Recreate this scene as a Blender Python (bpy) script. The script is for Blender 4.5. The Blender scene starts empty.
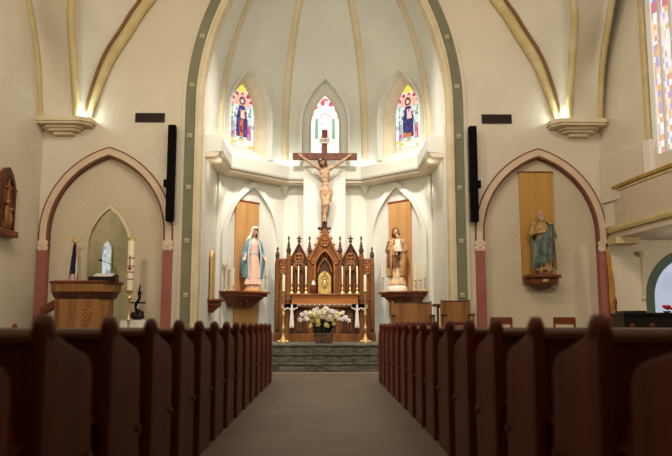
import bpy, bmesh, math, random
from math import sin, cos, tan, atan, acos, sqrt, pi, radians, exp
from mathutils import Vector as V, Matrix as Mx
SC = bpy.context.scene
COL = SC.collection
random.seed(4)

# ------------------------------------------------------------------ camera
FPX = 720.0
TILT, YAW = radians(7.75), radians(-0.79)
CAM = V((0.04, 0.0, 0.96))
CR = Mx.Rotation(YAW, 3, 'Z') @ Mx.Rotation(pi/2 + TILT, 3, 'X')
def P(x, y, D):
    d = CR @ V(((x-336)/FPX, (228-y)/FPX, -1))
    return CAM + d*(D/d.y)
def Z(y, D): return P(326, y, D).z
def X(x, y, D): return P(x, y, D).x
cd = bpy.data.cameras.new('camera'); cam = bpy.data.objects.new('camera', cd); COL.objects.link(cam)
cam.location = CAM; cam.rotation_euler = (pi/2 + TILT, 0, YAW)
cd.sensor_width = 36; cd.lens = FPX*36/672; cd.clip_start = 0.05; cd.clip_end = 200
cd.dof.use_dof = True; cd.dof.focus_distance = 18.5; cd.dof.aperture_fstop = 1.7
SC.camera = cam

# ------------------------------------------------------------------ materials
def lin(c):
    o = []
    for v in c[:3]:
        v /= 255.0
        o.append(v/12.92 if v <= .04045 else ((v+.055)/1.055)**2.4)
    return tuple(o)+(1.0,)
MATS = {}
def mat(name, c, rough=.6, metal=0., c2=None, kind='noise', scale=4., bump=0., stretch=(1,1,1), spec=.4, contrast=(.35,.65)):
    m = bpy.data.materials.new(name); m.use_nodes = True
    nt = m.node_tree; bs = nt.nodes['Principled BSDF']
    bs.inputs['Roughness'].default_value = rough; bs.inputs['Metallic'].default_value = metal
    bs.inputs['Specular IOR Level'].default_value = spec
    a = lin(c); b = lin(c2) if c2 else tuple(x*.82 for x in a[:3])+(1,)
    tc = nt.nodes.new('ShaderNodeTexCoord'); mp = nt.nodes.new('ShaderNodeMapping')
    mp.inputs['Scale'].default_value = stretch
    nt.links.new(tc.outputs['Object'], mp.inputs[0])
    nz = nt.nodes.new('ShaderNodeTexNoise'); nz.inputs['Scale'].default_value = scale; nz.inputs['Detail'].default_value = 6
    nt.links.new(mp.outputs[0], nz.inputs['Vector'])
    rp = nt.nodes.new('ShaderNodeValToRGB')
    rp.color_ramp.elements[0].position, rp.color_ramp.elements[1].position = contrast
    rp.color_ramp.elements[0].color = b; rp.color_ramp.elements[1].color = a
    nt.links.new(nz.outputs['Fac'], rp.inputs[0]); nt.links.new(rp.outputs[0], bs.inputs['Base Color'])
    if bump:
        bp = nt.nodes.new('ShaderNodeBump'); bp.inputs['Strength'].default_value = bump; bp.inputs['Distance'].default_value = .02
        nt.links.new(nz.outputs['Fac'], bp.inputs['Height']); nt.links.new(bp.outputs[0], bs.inputs['Normal'])
    MATS[name] = m
    return m
WD = (1, 1, .12)      # vertical grain
PLASTER = mat('cream plaster', (217,206,184), .85, c2=(208,196,173), scale=.8, bump=.05)
APSE = mat('pale apse plaster', (222,221,209), .8, c2=(214,213,201), scale=.9, bump=.05)
VAULT = mat('vault plaster', (220,211,192), .85, c2=(208,198,176), scale=.7)
RIB = mat('straw rib paint', (205,186,134), .7, c2=(188,168,116), scale=3)
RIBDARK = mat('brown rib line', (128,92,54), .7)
CREAM = mat('cream moulding', (219,205,172), .7, c2=(206,190,154), scale=2)
BEDM = mat('pale tan moulding', (222,209,184), .7, c2=(212,198,172))
GREEN = mat('sage green band', (128,126,100), .75, c2=(116,115,90), scale=2)
ROSE = mat('dull rose paint', (158,94,84), .7, c2=(146,84,74), scale=2)
BROWNLINE = mat('red brown line', (122,76,52), .7)
PINKCREAM = mat('pinkish cream paint', (214,190,160), .7, c2=(205,180,150), scale=3)
PEW = mat('dark pew wood', (116,48,24), .45, c2=(82,29,15), scale=5, stretch=(1,1,.1), bump=.04, spec=.25)
RAIL = mat('pew rail wood with painted light', (118,66,36), .4, c2=(88,48,28), scale=5, stretch=(.1,1,1))  # paler than the pew wood: light on the rails is put into the colour
OAK = mat('altar oak', (132,82,34), .45, c2=(98,56,22), scale=6, stretch=WD, bump=.04)
OAKD = mat('dark carved oak', (84,46,20), .5, c2=(58,30,12), scale=8, stretch=WD)
OAKL = mat('light oak', (164,104,50), .45, c2=(134,80,34), scale=6, stretch=(.12,1,1))
SHELF = mat('red brown shelf wood', (128,64,32), .4, c2=(92,42,22), scale=7, stretch=(.2,1,1))
PANEL = mat('tan wood panel', (204,156,100), .55, c2=(184,136,80), scale=5, stretch=(1,1,.08))
GOLDPANEL = mat('mustard panel', (190,144,66), .6, c2=(176,130,56), scale=4, stretch=(1,1,.1))
CROSSW = mat('cross wood', (120,66,42), .5, c2=(92,46,28), scale=8)
CHAIRW = mat('chair wood', (156,108,58), .5, c2=(126,82,40), scale=8, stretch=WD)
GOLD = mat('gilt brass', (232,204,144), .4, metal=.6, c2=(206,172,104), scale=14)
GILTCARVE = mat('carved gilt', (240,214,126), .4, metal=.3, c2=(182,142,62), scale=26, bump=.5)
STONE = mat('dark marble step', (128,125,112), .45, c2=(66,66,58), scale=7, stretch=(1,3,3), contrast=(.35,.65))
SAND = mat('pale sanctuary floor', (150,138,120), .5, scale=3)
WAX = mat('candle wax', (240,226,196), .5, c2=(232,216,182))
WHITE = mat('white linen', (236,230,220), .8, c2=(222,214,204), scale=20)
FLESH = mat('painted flesh', (208,168,132), .55, c2=(180,134,100), scale=9)
FLESHL = mat('light painted flesh', (228,184,156), .5, c2=(216,168,140), scale=9)
CORPUS = mat('carved pale figure', (188,158,124), .55, c2=(158,122,88), scale=9)
LOIN = mat('tan loincloth', (186,152,116), .6, c2=(148,112,78), scale=12)
HAIR = mat('dark brown hair', (96,64,40), .7)
GREYHAIR = mat('grey hair', (196,186,166), .7, c2=(160,150,132), scale=20)
BLUE = mat('pale blue mantle', (124,156,166), .6, c2=(84,120,136), scale=6)
BLUEIN = mat('silver mantle trim', (206,214,214), .6)
PINKW = mat('pinkish white gown', (234,200,182), .6, c2=(222,182,160), scale=5)
VEILM = mat('cream veil', (232,222,200), .6)
BROWNR = mat('golden brown robe', (204,164,112), .6, c2=(164,114,66), scale=7)
IVORYR = mat('ivory tunic', (226,202,162), .6, c2=(198,164,118), scale=7)
DKBROWNR = mat('dark brown cloak', (150,104,66), .6, c2=(90,52,30), scale=7)
TEAL = mat('teal mantle', (116,130,116), .6, c2=(60,72,64), scale=6)
OCHRE = mat('ochre tunic', (180,146,88), .6, c2=(146,110,58), scale=6)
BLACK = mat('black speaker cloth', (14,10,11), .9, c2=(10,8,8), spec=.1)
VENT = mat('dark vent metal', (54,36,30), .5, c2=(44,28,24))
IRON = mat('dark bronze', (40,28,22), .4, metal=.5)
LEAF = mat('dark green leaf', (44,66,30), .5, c2=(24,42,18), scale=12)
PETAL = mat('white petal', (244,238,232), .6, c2=(236,224,222))
PETALY = mat('pale yellow petal', (236,224,150), .6, c2=(224,206,120))
POT = mat('brown planter', (120,90,68), .6, c2=(74,52,38), scale=12)
REDCLOTH = mat('dark red cushion', (96,24,22), .7)
REDFL = mat('red petal', (206,24,44), .5)
YELLOWFLAG = mat('golden yellow flag', (200,150,56), .6, c2=(150,102,28), scale=5)
GALLERY = mat('gallery plaster', (205,190,166), .8, c2=(196,180,156), scale=1.2)
GALGOLD = mat('ochre gallery rail', (178,144,58), .5, c2=(150,116,40), scale=3)
GREENF = mat('green door frame', (78,98,84), .6)
SACR = mat('sacristy plaster', (208,194,158), .85)
PIANO = mat('piano black', (30,27,25), .3)
PAPER = mat('paper', (232,226,214), .8)
REDBAND = mat('candle red band', (120,40,36), .6)

def tilefloor():
    m = mat('aisle stone tile', (118,103,89), .55, c2=(106,92,79), scale=1.1)
    nt = m.node_tree; bs = nt.nodes['Principled BSDF']
    tc = nt.nodes['Texture Coordinate']
    br = nt.nodes.new('ShaderNodeTexBrick'); br.inputs['Scale'].default_value = 1.0
    br.offset = 0; br.inputs['Brick Width'].default_value = .62; br.inputs['Row Height'].default_value = .62
    br.inputs['Mortar Size'].default_value = .008
    br.inputs['Color1'].default_value = (1,1,1,1); br.inputs['Color2'].default_value = (.90,.89,.88,1); br.inputs['Mortar'].default_value = (.86,.85,.84,1)
    nt.links.new(tc.outputs['Object'], br.inputs['Vector'])
    mx = nt.nodes.new('ShaderNodeMix'); mx.data_type = 'RGBA'; mx.blend_type = 'MULTIPLY'; mx.inputs[0].default_value = 1
    rp = [n for n in nt.nodes if n.type == 'VALTORGB'][0]
    nt.links.new(rp.outputs[0], mx.inputs[6]); nt.links.new(br.outputs['Color'], mx.inputs[7])
    nt.links.new(mx.outputs[2], bs.inputs['Base Color'])
    return m
FLOOR = tilefloor()
def stencil():
    m = mat('stencilled plaster', (206,192,164), .85, c2=(196,181,151), scale=.9)
    nt = m.node_tree; bs = nt.nodes['Principled BSDF']; tc = nt.nodes['Texture Coordinate']
    sx = nt.nodes.new('ShaderNodeSeparateXYZ'); nt.links.new(tc.outputs['Object'], sx.inputs[0])
    def mth(op, a, b=None):
        n = nt.nodes.new('ShaderNodeMath'); n.operation = op
        for i, q in enumerate((a, b)):
            if q is None: continue
            if isinstance(q, (int, float)): n.inputs[i].default_value = q
            else: nt.links.new(q, n.inputs[i])
        return n.outputs[0]
    k = 2*pi/.30
    p = mth('ADD', mth('MULTIPLY', sx.outputs['X'], k), mth('MULTIPLY', sx.outputs['Z'], k))
    q = mth('SUBTRACT', mth('MULTIPLY', sx.outputs['X'], k), mth('MULTIPLY', sx.outputs['Z'], k))
    f = mth('MULTIPLY', mth('SINE', p), mth('SINE', q))
    g = mth('GREATER_THAN', mth('ABSOLUTE', f), .45)
    g = mth('MULTIPLY', g, .15)
    rp = [n for n in nt.nodes if n.type == 'VALTORGB'][0]
    mx = nt.nodes.new('ShaderNodeMix'); mx.data_type = 'RGBA'
    nt.links.new(g, mx.inputs[0]); nt.links.new(rp.outputs[0], mx.inputs[6]); mx.inputs[7].default_value = lin((224,208,184))
    nt.links.new(mx.outputs[2], bs.inputs['Base Color'])
    return m
STENCIL = stencil()
def colattr(name, emit=0., rough=.5):
    m = bpy.data.materials.new(name); m.use_nodes = True; nt = m.node_tree; bs = nt.nodes['Principled BSDF']
    at = nt.nodes.new('ShaderNodeAttribute'); at.attribute_name = 'pane'
    bs.inputs['Roughness'].default_value = rough
    if not emit: nt.links.new(at.outputs['Color'], bs.inputs['Base Color'])
    else:
        bs.inputs['Base Color'].default_value = (.03,.03,.03,1)
        nt.links.new(at.outputs['Color'], bs.inputs['Emission Color']); bs.inputs['Emission Strength'].default_value = emit
    return m
GLASS = colattr('daylit stained glass', .74, .2)
GLASSC = colattr('bright stained glass', .84, .2)
GLASSP = colattr('daylit pale glass', .5, .2)
CLOTHC = colattr('printed flag cloth', 0, .8)

# ------------------------------------------------------------------ mesh builder
class MB:
    def __init__(s): s.b = bmesh.new(); s.cols = None
    def v(s, p): return s.b.verts.new(V(p))
    def f(s, vs):
        try: return s.b.faces.new(vs)
        except ValueError: return None
    def hexa(s, lo, hi):
        a = [s.v(p) for p in lo]; c = [s.v(p) for p in hi]; n = len(a)
        s.f(a[::-1]); s.f(c)
        for i in range(n): s.f([a[i], a[(i+1) % n], c[(i+1) % n], c[i]])
        return s
    def box(s, x0, x1, y0, y1, z0, z1):
        return s.hexa([(x0,y0,z0),(x1,y0,z0),(x1,y1,z0),(x0,y1,z0)], [(x0,y0,z1),(x1,y0,z1),(x1,y1,z1),(x0,y1,z1)])
    def frus(s, cx, cy, z0, z1, a0, b0, a1, b1):   # rectangular frustum, half sizes
        return s.hexa([(cx-a0,cy-b0,z0),(cx+a0,cy-b0,z0),(cx+a0,cy+b0,z0),(cx-a0,cy+b0,z0)],
                      [(cx-a1,cy-b1,z1),(cx+a1,cy-b1,z1),(cx+a1,cy+b1,z1),(cx-a1,cy+b1,z1)])
    def prism(s, pts, vec):
        vec = V(vec); return s.hexa([V(p) for p in pts], [V(p)+vec for p in pts])
    def lathe(s, prof, cx=0, cy=0, z0=0, seg=16, sx=1, sy=1, mtx=None):
        rings = []
        for r, z in prof:
            ring = []
            for k in range(seg):
                a = 2*pi*k/seg; p = V((cx+r*sx*cos(a), cy+r*sy*sin(a), z0+z))
                ring.append(s.v(mtx @ p if mtx else p))
            rings.append(ring)
        for a, c in zip(rings, rings[1:]):
            for k in range(seg): s.f([a[k], a[(k+1) % seg], c[(k+1) % seg], c[k]])
        s.f(rings[0][::-1]); s.f(rings[-1])
        return s
    def tube(s, pts, r, seg=8, ry=None):
        pts = [V(p) for p in pts]; n = len(pts)
        rr = r if isinstance(r, (list, tuple)) else [r]*n
        rings = []; up = None
        for i, p in enumerate(pts):
            t = (pts[min(i+1, n-1)]-pts[max(i-1, 0)]).normalized()
            if up is None:
                up = V((0,1,0)) if abs(t.y) < .9 else V((1,0,0))
            u = (up - t*up.dot(t)).normalized(); w = t.cross(u); up = u
            q = ry if ry else 1
            rings.append([s.v(p + (u*cos(2*pi*k/seg) + w*sin(2*pi*k/seg)*q)*rr[i]) for k in range(seg)])
        for a, c in zip(rings, rings[1:]):
            for k in range(seg): s.f([a[k], a[(k+1) % seg], c[(k+1) % seg], c[k]])
        s.f(rings[0][::-1]); s.f(rings[-1])
        return s
    def ell(s, c, r, rot=None, seg=14, rings=9):
        if isinstance(r, (int, float)): r = (r, r, r)
        m = Mx.Translation(V(c)) @ (rot.to_4x4() if rot else Mx.Identity(4)) @ Mx.Diagonal((r[0], r[1], r[2], 1))
        bmesh.ops.create_uvsphere(s.b, u_segments=seg, v_segments=rings, radius=1, matrix=m)
        return s
    def cap(s, p0, r0, p1, r1):                     # tapered capsule
        p0, p1 = V(p0), V(p1); n = 6
        s.tube([p0.lerp(p1, i/n) for i in range(n+1)], [r0+(r1-r0)*i/n for i in range(n+1)], 12)
        s.ell(p0, r0); s.ell(p1, r1)
        return s
    def band(s, A, dA, B, dB, dback, fn):           # ring between 2D paths A and B: front depths dA,dB, back depth
        def col(pth, d): return [s.v(fn(u, d, z)) for u, z in pth]
        a, b, a2, b2 = col(A, dA), col(B, dB), col(A, dback), col(B, dback)
        for i in range(len(A)-1):
            s.f([a[i], a[i+1], b[i+1], b[i]]); s.f([b2[i], b2[i+1], a2[i+1], a2[i]])
            s.f([a2[i], a2[i+1], a[i+1], a[i]]); s.f([b[i], b[i+1], b2[i+1], b2[i]])
        s.f([a[0], b[0], b2[0], a2[0]]); s.f([a2[-1], b2[-1], b[-1], a[-1]])
        return s
    def plate(s, outer, holes, d0, d1, fn):         # 2D polygon with holes, given thickness
        b = bmesh.new(); es = []
        for loop in [outer]+holes:
            vs = [b.verts.new((u, 0, z)) for u, z in loop]
            es += [b.edges.new((vs[i], vs[(i+1) % len(vs)])) for i in range(len(vs))]
        bmesh.ops.triangle_fill(b, use_beauty=True, use_dissolve=False, edges=es)
        b.verts.index_update(); b.verts.ensure_lookup_table()
        F = [s.v(fn(v.co.x, d0, v.co.z)) for v in b.verts]; K = [s.v(fn(v.co.x, d1, v.co.z)) for v in b.verts]
        for fc in b.faces:
            ix = [v.index for v in fc.verts]; s.f([F[i] for i in ix]); s.f([K[i] for i in ix[::-1]])
        for e in b.edges:
            if len(e.link_faces) == 1:
                i, j = e.verts[0].index, e.verts[1].index; s.f([F[i], F[j], K[j], K[i]])
        b.free()
        return s
    def build(s, name, m, parent=None, smooth=False, bevel=0., loc=None, rot=None, ang=None):
        bmesh.ops.recalc_face_normals(s.b, faces=s.b.faces[:])
        me = bpy.data.meshes.new(name); s.b.to_mesh(me); s.b.free()
        o = bpy.data.objects.new(name, me); COL.objects.link(o)
        me.materials.append(m)
        if smooth:
            for p in me.polygons: p.use_smooth = True
            me.set_sharp_from_angle(angle=radians(ang or 45))
        if bevel:
            md = o.modifiers.new('bevel', 'BEVEL'); md.width = bevel; md.segments = 2; md.limit_method = 'ANGLE'
        if parent: o.parent = parent
        if loc: o.location = loc
        if rot: o.rotation_euler = (0, 0, rot)
        return o
def apply(o):
    dg = bpy.context.evaluated_depsgraph_get(); dg.update()
    me = bpy.data.meshes.new_from_object(o.evaluated_get(dg)); o.modifiers.clear(); o.data = me
    return o
def tag(o, label=None, cat=None, group=None, kind=None):
    if label: o['label'] = label
    if cat: o['category'] = cat
    if group: o['group'] = group
    if kind: o['kind'] = kind
    return o
def thing(name, label, cat, loc, rotz=0, group=None):
    o = bpy.data.objects.new(name, None); COL.objects.link(o); o.empty_display_size = .1
    o.location = loc; o.rotation_euler = (0, 0, rotz)
    return tag(o, label, cat, group)
def struct(o): o['kind'] = 'structure'; return o
def grp(name):
    o = bpy.data.objects.new(name, None); COL.objects.link(o); return struct(o)
def copytree(o, parent=None):
    c = o.copy(); COL.objects.link(c)
    if parent: c.parent = parent; c.matrix_parent_inverse = o.matrix_parent_inverse.copy()
    for ch in list(o.children): copytree(ch, c)
    return c
def archpath(w, c, zs, z0, n=18, cx=0):
    R = c+w; am = acos(min(1, c/R))
    L = [(cx-w, z0)] + [(cx + c-R*cos(am*i/n), zs+R*sin(am*i/n)) for i in range(n+1)]
    return L + [(2*cx-u, z) for u, z in L[-2::-1]]
def archc(w, rise): return (w*w+rise*rise)/(2*w)-w
def spline(pts, n=40):
    pts = [V(p) for p in pts]; q = [2*pts[0]-pts[1]]+pts+[2*pts[-1]-pts[-2]]; out = []
    segs = len(pts)-1
    for k in range(n+1):
        t = k/n*segs; i = min(int(t), segs-1); t -= i
        a, b, c, d = q[i:i+4]
        out.append(.5*((2*b)+(c-a)*t+(2*a-5*b+4*c-d)*t*t+(3*b-a-3*c+d)*t**3))
    return out

# ------------------------------------------------------------------ setting: shell
YW, YB = 16.8, 21.0
PLAT = .55
NC = 3.45                                     # chancel arch centre offset
ZS = 6.2
wf = lambda u, d, z: (u, YW-d, z)             # front wall frame: d toward the nave
SIDE_C = 0.60; SIDE_CX = 5.11; SIDE_ZS = 3.10; JZ = 2.72
struct(MB().box(-9.5, 9.9, -5, 17.2, -.2, 0).build('floor', FLOOR))
wall = MB()
holes = [archpath(3.0, NC, ZS, .1, 28)]
for s in (-1, 1): holes.append(archpath(1.345, SIDE_C, SIDE_ZS, .1, 20, s*SIDE_CX))
wall.plate([(-6.72,-.2),(6.62,-.2),(6.62,13.6),(-6.72,13.6)], holes, 0, -.4, wf)
wfront = struct(wall.build('wall_front', PLASTER))
# recessed panels of the blind arches
NCX = -5.08
nich = archpath(.52, archc(.52, 1.0), 2.78, .6, 14, NCX)
MB().plate([(-6.5,-.1),(-3.6,-.1),(-3.6,5.4),(-6.5,5.4)], [nich], -.14, -.36, wf).build('arch_panel', STENCIL, wfront)
MB().plate([(6.5,-.1),(3.6,-.1),(3.6,5.4),(6.5,5.4)], [], -.14, -.36, wf).build('arch_panel', STENCIL, wfront)
# sacristy behind the niche
sc = MB()
sc.box(-7.2,-3.45,20.0,20.2,0,5.2).box(-7.4,-7.2,17.2,20.2,0,5.2).box(-3.65,-3.5,17.2,20.0,0,5.2).box(-7.4,-3.45,17.2,20.2,5.2,5.4).box(-7.4,-3.45,17.2,20.2,-.1,.5)
struct(sc.build('wall_sacristy', SACR))
struct(MB().box(-6.92,-6.7,-5,17.2,-.2,13.6).build('wall_left', PLASTER))
# right wall is splayed outward; openings for the gallery window
def rw(u, d, z): return (6.62+.2*u-.98*d, YW-u-.196*d, z)        # u = distance toward the nave
gw_c = 3.46
gwin = archpath(1.6, archc(1.6, 2.9), 8.2, 4.55, 18, gw_c)
struct(MB().plate([(-.3,3.25),(21,3.25),(21,13.6),(-.3,13.6)], [gwin], 0, -.5, rw).build('wall_right', PLASTER))
struct(MB().box(-9.5,11,-5.2,-5,-.2,13.6).build('wall_rear', PLASTER))
struct(MB().box(-7,11.5,-5.2,17.4,13.6,13.8).build('ceiling', VAULT))
# aisle under the gallery
us = MB().plate([(6.5,-.2),(10.2,-.2),(10.2,3.3),(6.5,3.3)], [archpath(.72, archc(.72,1.0), 1.62, .3, 12, 8.35)], 0, -.25, wf)
struct(us.build('wall_aisle', PLASTER))
struct(MB().box(10.2,10.4,-5,17.2,-.2,3.4).build('wall_aisle_side', PLASTER))
# steps and sanctuary floor
st = MB()
for i, y0 in enumerate((15.36, 15.66, 15.96)):
    st.box(-6.7, 6.6, y0, 17.2 if i == 2 else 16.3, i*PLAT/3, (i+1)*PLAT/3-.03)
    st.box(-6.7, 6.6, y0-.025, 17.2 if i == 2 else 16.3, (i+1)*PLAT/3-.03, (i+1)*PLAT/3)
struct(st.build('floor_steps', STONE, bevel=.006))
struct(MB().box(-3.6,3.6,17.2,21.6,-.1,PLAT).build('floor_sanctuary', STONE))

struct(MB().box(-1.6, 1.6, 14.75, 15.33, 0, .006).build('floor_threshold', SAND))
# ------------------------------------------------------------------ apse
OC = V((0, 18.08, 0)); H0, HV = 6.25, 5.3
A = [V((-2.92,17.15,0)), V((-2.92,19.29,0)), V((-1.21,21,0)), V((1.21,21,0)), V((2.92,19.29,0)), V((2.92,17.15,0))]
def lean(z): return 0 if z <= H0 else 1-sqrt(max(0, 1-((z-H0)/HV)**2))
def apse_pt(v, z, out=0):
    c = V((0, min(v.y, OC.y), 0)); b = v + (v-OC).normalized()*out
    p = b.lerp(c, lean(z)); p.z = z + (out*.6*lean(z)); return p
LV = [0, 3, 5] + [H0+HV*sin(pi/2*i/16) for i in range(17)]
def facet(i): # local frame
    a, b = A[i], A[i+1]; d = (b-a).normalized(); n = V((-d.y, d.x, 0))
    if n.dot(OC-(a+b)/2) < 0: n = -n
    m = (a+b)/2
    return lambda u, dep, z: m + d*u + n*dep + V((0,0,z)), (b-a).length/2
wapse = grp('wall_apse')
WIN = {}
WOFF = {1: -.22, 2: 0, 3: .22}
def wrec(i, e=0): return archpath((.68 if i == 2 else .74)+e, archc((.68 if i == 2 else .74)+e, (1.40 if i == 2 else 1.34)+e*1.2), 6.9, 5.72, 16)
for i in range(5):
    mb = MB(); rows = []
    for z in LV:
        rows.append([mb.v(apse_pt(A[i], z)), mb.v(apse_pt(A[i+1], z)), mb.v(apse_pt(A[i+1], z, .75)), mb.v(apse_pt(A[i], z, .75))])
    mb.f(rows[0]); mb.f(rows[-1][::-1])
    for r, q in zip(rows, rows[1:]):
        for k in range(4): mb.f([r[k], r[(k+1) % 4], q[(k+1) % 4], q[k]])
    bmesh.ops.remove_doubles(mb.b, verts=mb.b.verts[:], dist=1e-4)
    o = mb.build('apse_wall', APSE, wapse)
    if 1 <= i <= 3:
        fn, hw = facet(i); off = WOFF[i]; rec = wrec(i)
        cut = MB().hexa([fn(u+off, 1.2, z) for u, z in rec], [fn(u+off, -.32, z) for u, z in rec]).build('cutter', APSE)
        md = o.modifiers.new('cut', 'BOOLEAN'); md.object = cut; md.operation = 'DIFFERENCE'; md.solver = 'EXACT'
        apply(o); bpy.data.objects.remove(cut)
def glass_grid(name, w, c, zs, z0, colf, fn, m, parent, nu=36, nv=110):
    R = c+w; top = zs+sqrt(R*R-c*c)-.005; mb = MB(); lay = mb.b.loops.layers.float_color.new('pane')
    rows = []
    for j in range(nv+1):
        z = z0+(top-z0)*j/nv
        h = w if z <= zs else sqrt(max(0, R*R-(z-zs)**2))-c
        rows.append([(mb.v(fn(-h+2*h*k/nu, 0, z)), -h+2*h*k/nu, z) for k in range(nu+1)])
    for j in range(nv):
        for k in range(nu):
            q = [rows[j][k], rows[j][k+1], rows[j+1][k+1], rows[j+1][k]]
            fc = mb.f([t[0] for t in q])
            if not fc: continue
            u = sum(t[1] for t in q)/4/w; v = (sum(t[2] for t in q)/4-z0)/(top-z0)
            cc = lin(colf(u, v))
            for l in fc.loops: l[lay] = cc
    return mb.build(name, m, parent)
def rnd(a, b, k=0):
    return (sin(a*127.1+b*311.7+k*74.7)*43758.5453) % 1.0
def figure_pane(kind):
    def f(u, v):
        au = abs(u); y = v*4.6                           # y in half widths
        if v < .13:
            if rnd(int(u*5), int(v*22), 1) > .6: return (244,214,120)
            return (250,246,232)
        y = v*4.4; r = sqrt(u*u+(y-3.02)**2); hx = .06 if kind == 1 else -.04
        if v > .86: return (238,224,96) if rnd(int(u*6), int(v*40)) > .3 else (250,246,200)
        if au > .80 and v < .70: return (236,250,250) if rnd(1, int(v*16)) > .3 else (170,204,210)
        if y > 2.9 and r > .62:
            if r < .95: return (190,30,60) if (int((math.atan2(y-3.02, u)+4)*3.2) % 2 or r > .86) and rnd(int(u*7), int(v*50)) > .2 else (250,206,206)
            return (250,240,190) if rnd(int(u*8), int(v*40), 9) > .3 else (230,190,90)
        if (u-hx)**2+((y-3.2)*.9)**2 < .018: return (250,206,176)
        if (u-hx)**2+((y-3.22)*.85)**2 < .06: return (66,50,110) if kind == 1 else (60,28,44)
        if r < .62 and y > 2.9: return (250,190,160)
        bw = .20+.24*max(0, min(1, (3.0-y)/1.0))
        if abs(u-hx*.6) < bw and .72 < y < 3.05:
            q = rnd(int(u*9+20), int(y*4), 3)
            if kind == 1:
                if abs(u-.05) < .14 and y < 1.9: return (224,120,70) if q > .35 else (160,50,60)
                if 2.0 < y < 2.6 and -.05 < u < .28: return (250,220,180) if q > .3 else (190,80,90)
                return [(58,40,116),(92,70,160),(44,34,88),(120,60,120)][int(q*4)]
            if 2.0 < y < 2.7 and abs(u-.08) < .2: return (250,206,196) if q > .35 else (200,70,90)
            if y < 1.1: return (206,120,70) if q > .5 else (50,34,90)
            return [(34,30,100),(60,50,140),(26,24,80),(44,40,118)][int(q*4)]
        if .5 < au < .80 and y < 1.6: return [(206,90,140),(170,190,186),(230,150,170)][int(rnd(int(u*6), int(y*4), 5)*3)]
        if au < .8: return [(226,236,224),(120,160,150),(196,216,206),(240,240,230)][int(rnd(int(u*9), int(y*6), 2)*4)]
        return (250,244,236)
    return f
def centre_pane(u, v):
    au = abs(u); y = v*4.3; r = sqrt(u*u+(y-2.75)**2)
    if .50 < au < .72 and .28 < v < .62: return (40,140,84)
    if .86 < r < 1.18 and y > 2.7: return (206,40,84) if (int((math.atan2(y-2.75, u)+4)*3.4) % 2) else (253,236,238)
    if v > .84 and .10 < sqrt(u*u+((y-3.85))**2) < .28: return (220,90,110)
    if .2 < r < .4 and y > 2.6: return (244,180,184)
    if au < .3 and v < .55 and rnd(int(u*8), int(y*5)) > .72: return (226,150,170)
    if au > .85: return (226,244,240)
    return (254,252,250)
for wi, i in enumerate((1, 2, 3)):
    fn0, hw = facet(i); off = WOFF[i]; rec = wrec(i)
    fn = (lambda f_, o_: (lambda u, d, z: f_(u+o_, d, z)))(fn0, off)
    w = grp('window_%d' % (wi+1)); WIN[i] = w
    g = (lambda f_: (lambda u, d, z: f_(u, d-.27, z)))(fn)
    if i == 1: s_ = -1 if fn(1,0,0).x < fn(0,0,0).x else 1
    s_ = 1 if fn(1,0,0).x > fn(0,0,0).x else -1
    cf = centre_pane if i == 2 else figure_pane(1 if i == 1 else 2)
    gwid = .42 if i == 2 else .46
    glass_grid('glass', gwid, archc(gwid, .95), 6.98, 6.05, (lambda c_, q_: (lambda u, v: c_(u*q_, v)))(cf, s_), g, GLASSC if i == 2 else GLASS, w)
    i0 = archpath(gwid, archc(gwid, .95), 6.98, 5.98, 16); i1 = wrec(i, -.015)
    MB().band(i0, -.25, i1, -.03, -.31, fn).build('frame_splay', BEDM if i != 2 else APSE, w)
    MB().band(i0, -.20, archpath(gwid+.05, archc(gwid+.05, 1.06), 6.97, 5.98, 16), -.18, -.3, fn).build('frame_bead', CREAM, w)
    s0 = [(-.62,5.70),(.62,5.70)]
    MB().hexa([fn(-.72,-.30,5.66), fn(.72,-.30,5.66), fn(.72,.02,5.66), fn(-.72,.02,5.66)], [fn(-.72,-.30,6.06), fn(.72,-.30,6.06), fn(.72,.02,5.74), fn(-.72,.02,5.74)]).build('sill', APSE, w)
    # projecting hood moulding
    j0 = wrec(i, -.005); j1 = wrec(i, .075 if i == 2 else .05)
    MB().band(j0, .22 if i != 2 else .24, j1, .22 if i != 2 else .24, -.08, fn).build('hood_moulding', APSE, w)
# cornice ring
def inset(p): return [OC+(v-OC)*((2.92-p)/2.92) if 0 < k < 5 else V((math.copysign(2.92-p, v.x), 17.22, 0)) for k, v in enumerate(A)]
def ring(mb, prof):
    cols = [[mb.v(V((q.x, q.y, z))) for q in inset(p)] for p, z in prof]
    n = len(cols)
    for a in range(n):
        b = (a+1) % n
        for k in range(5): mb.f([cols[a][k], cols[a][k+1], cols[b][k+1], cols[b][k]])
    mb.f([c[0] for c in cols]); mb.f([c[5] for c in cols][::-1])
corn = grp('trim_cornice')
m_ = MB(); ring(m_, [(-.02,5.17),(.38,5.19),(.40,5.24),(.40,5.56),(.36,5.60),(-.02,5.60)]); m_.build('ledge', APSE, corn)
m_ = MB(); ring(m_, [(-.02,5.06),(.26,5.06),(.33,5.11),(.35,5.172),(-.02,5.172)]); m_.build('bed_moulding', BEDM, corn)
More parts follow.
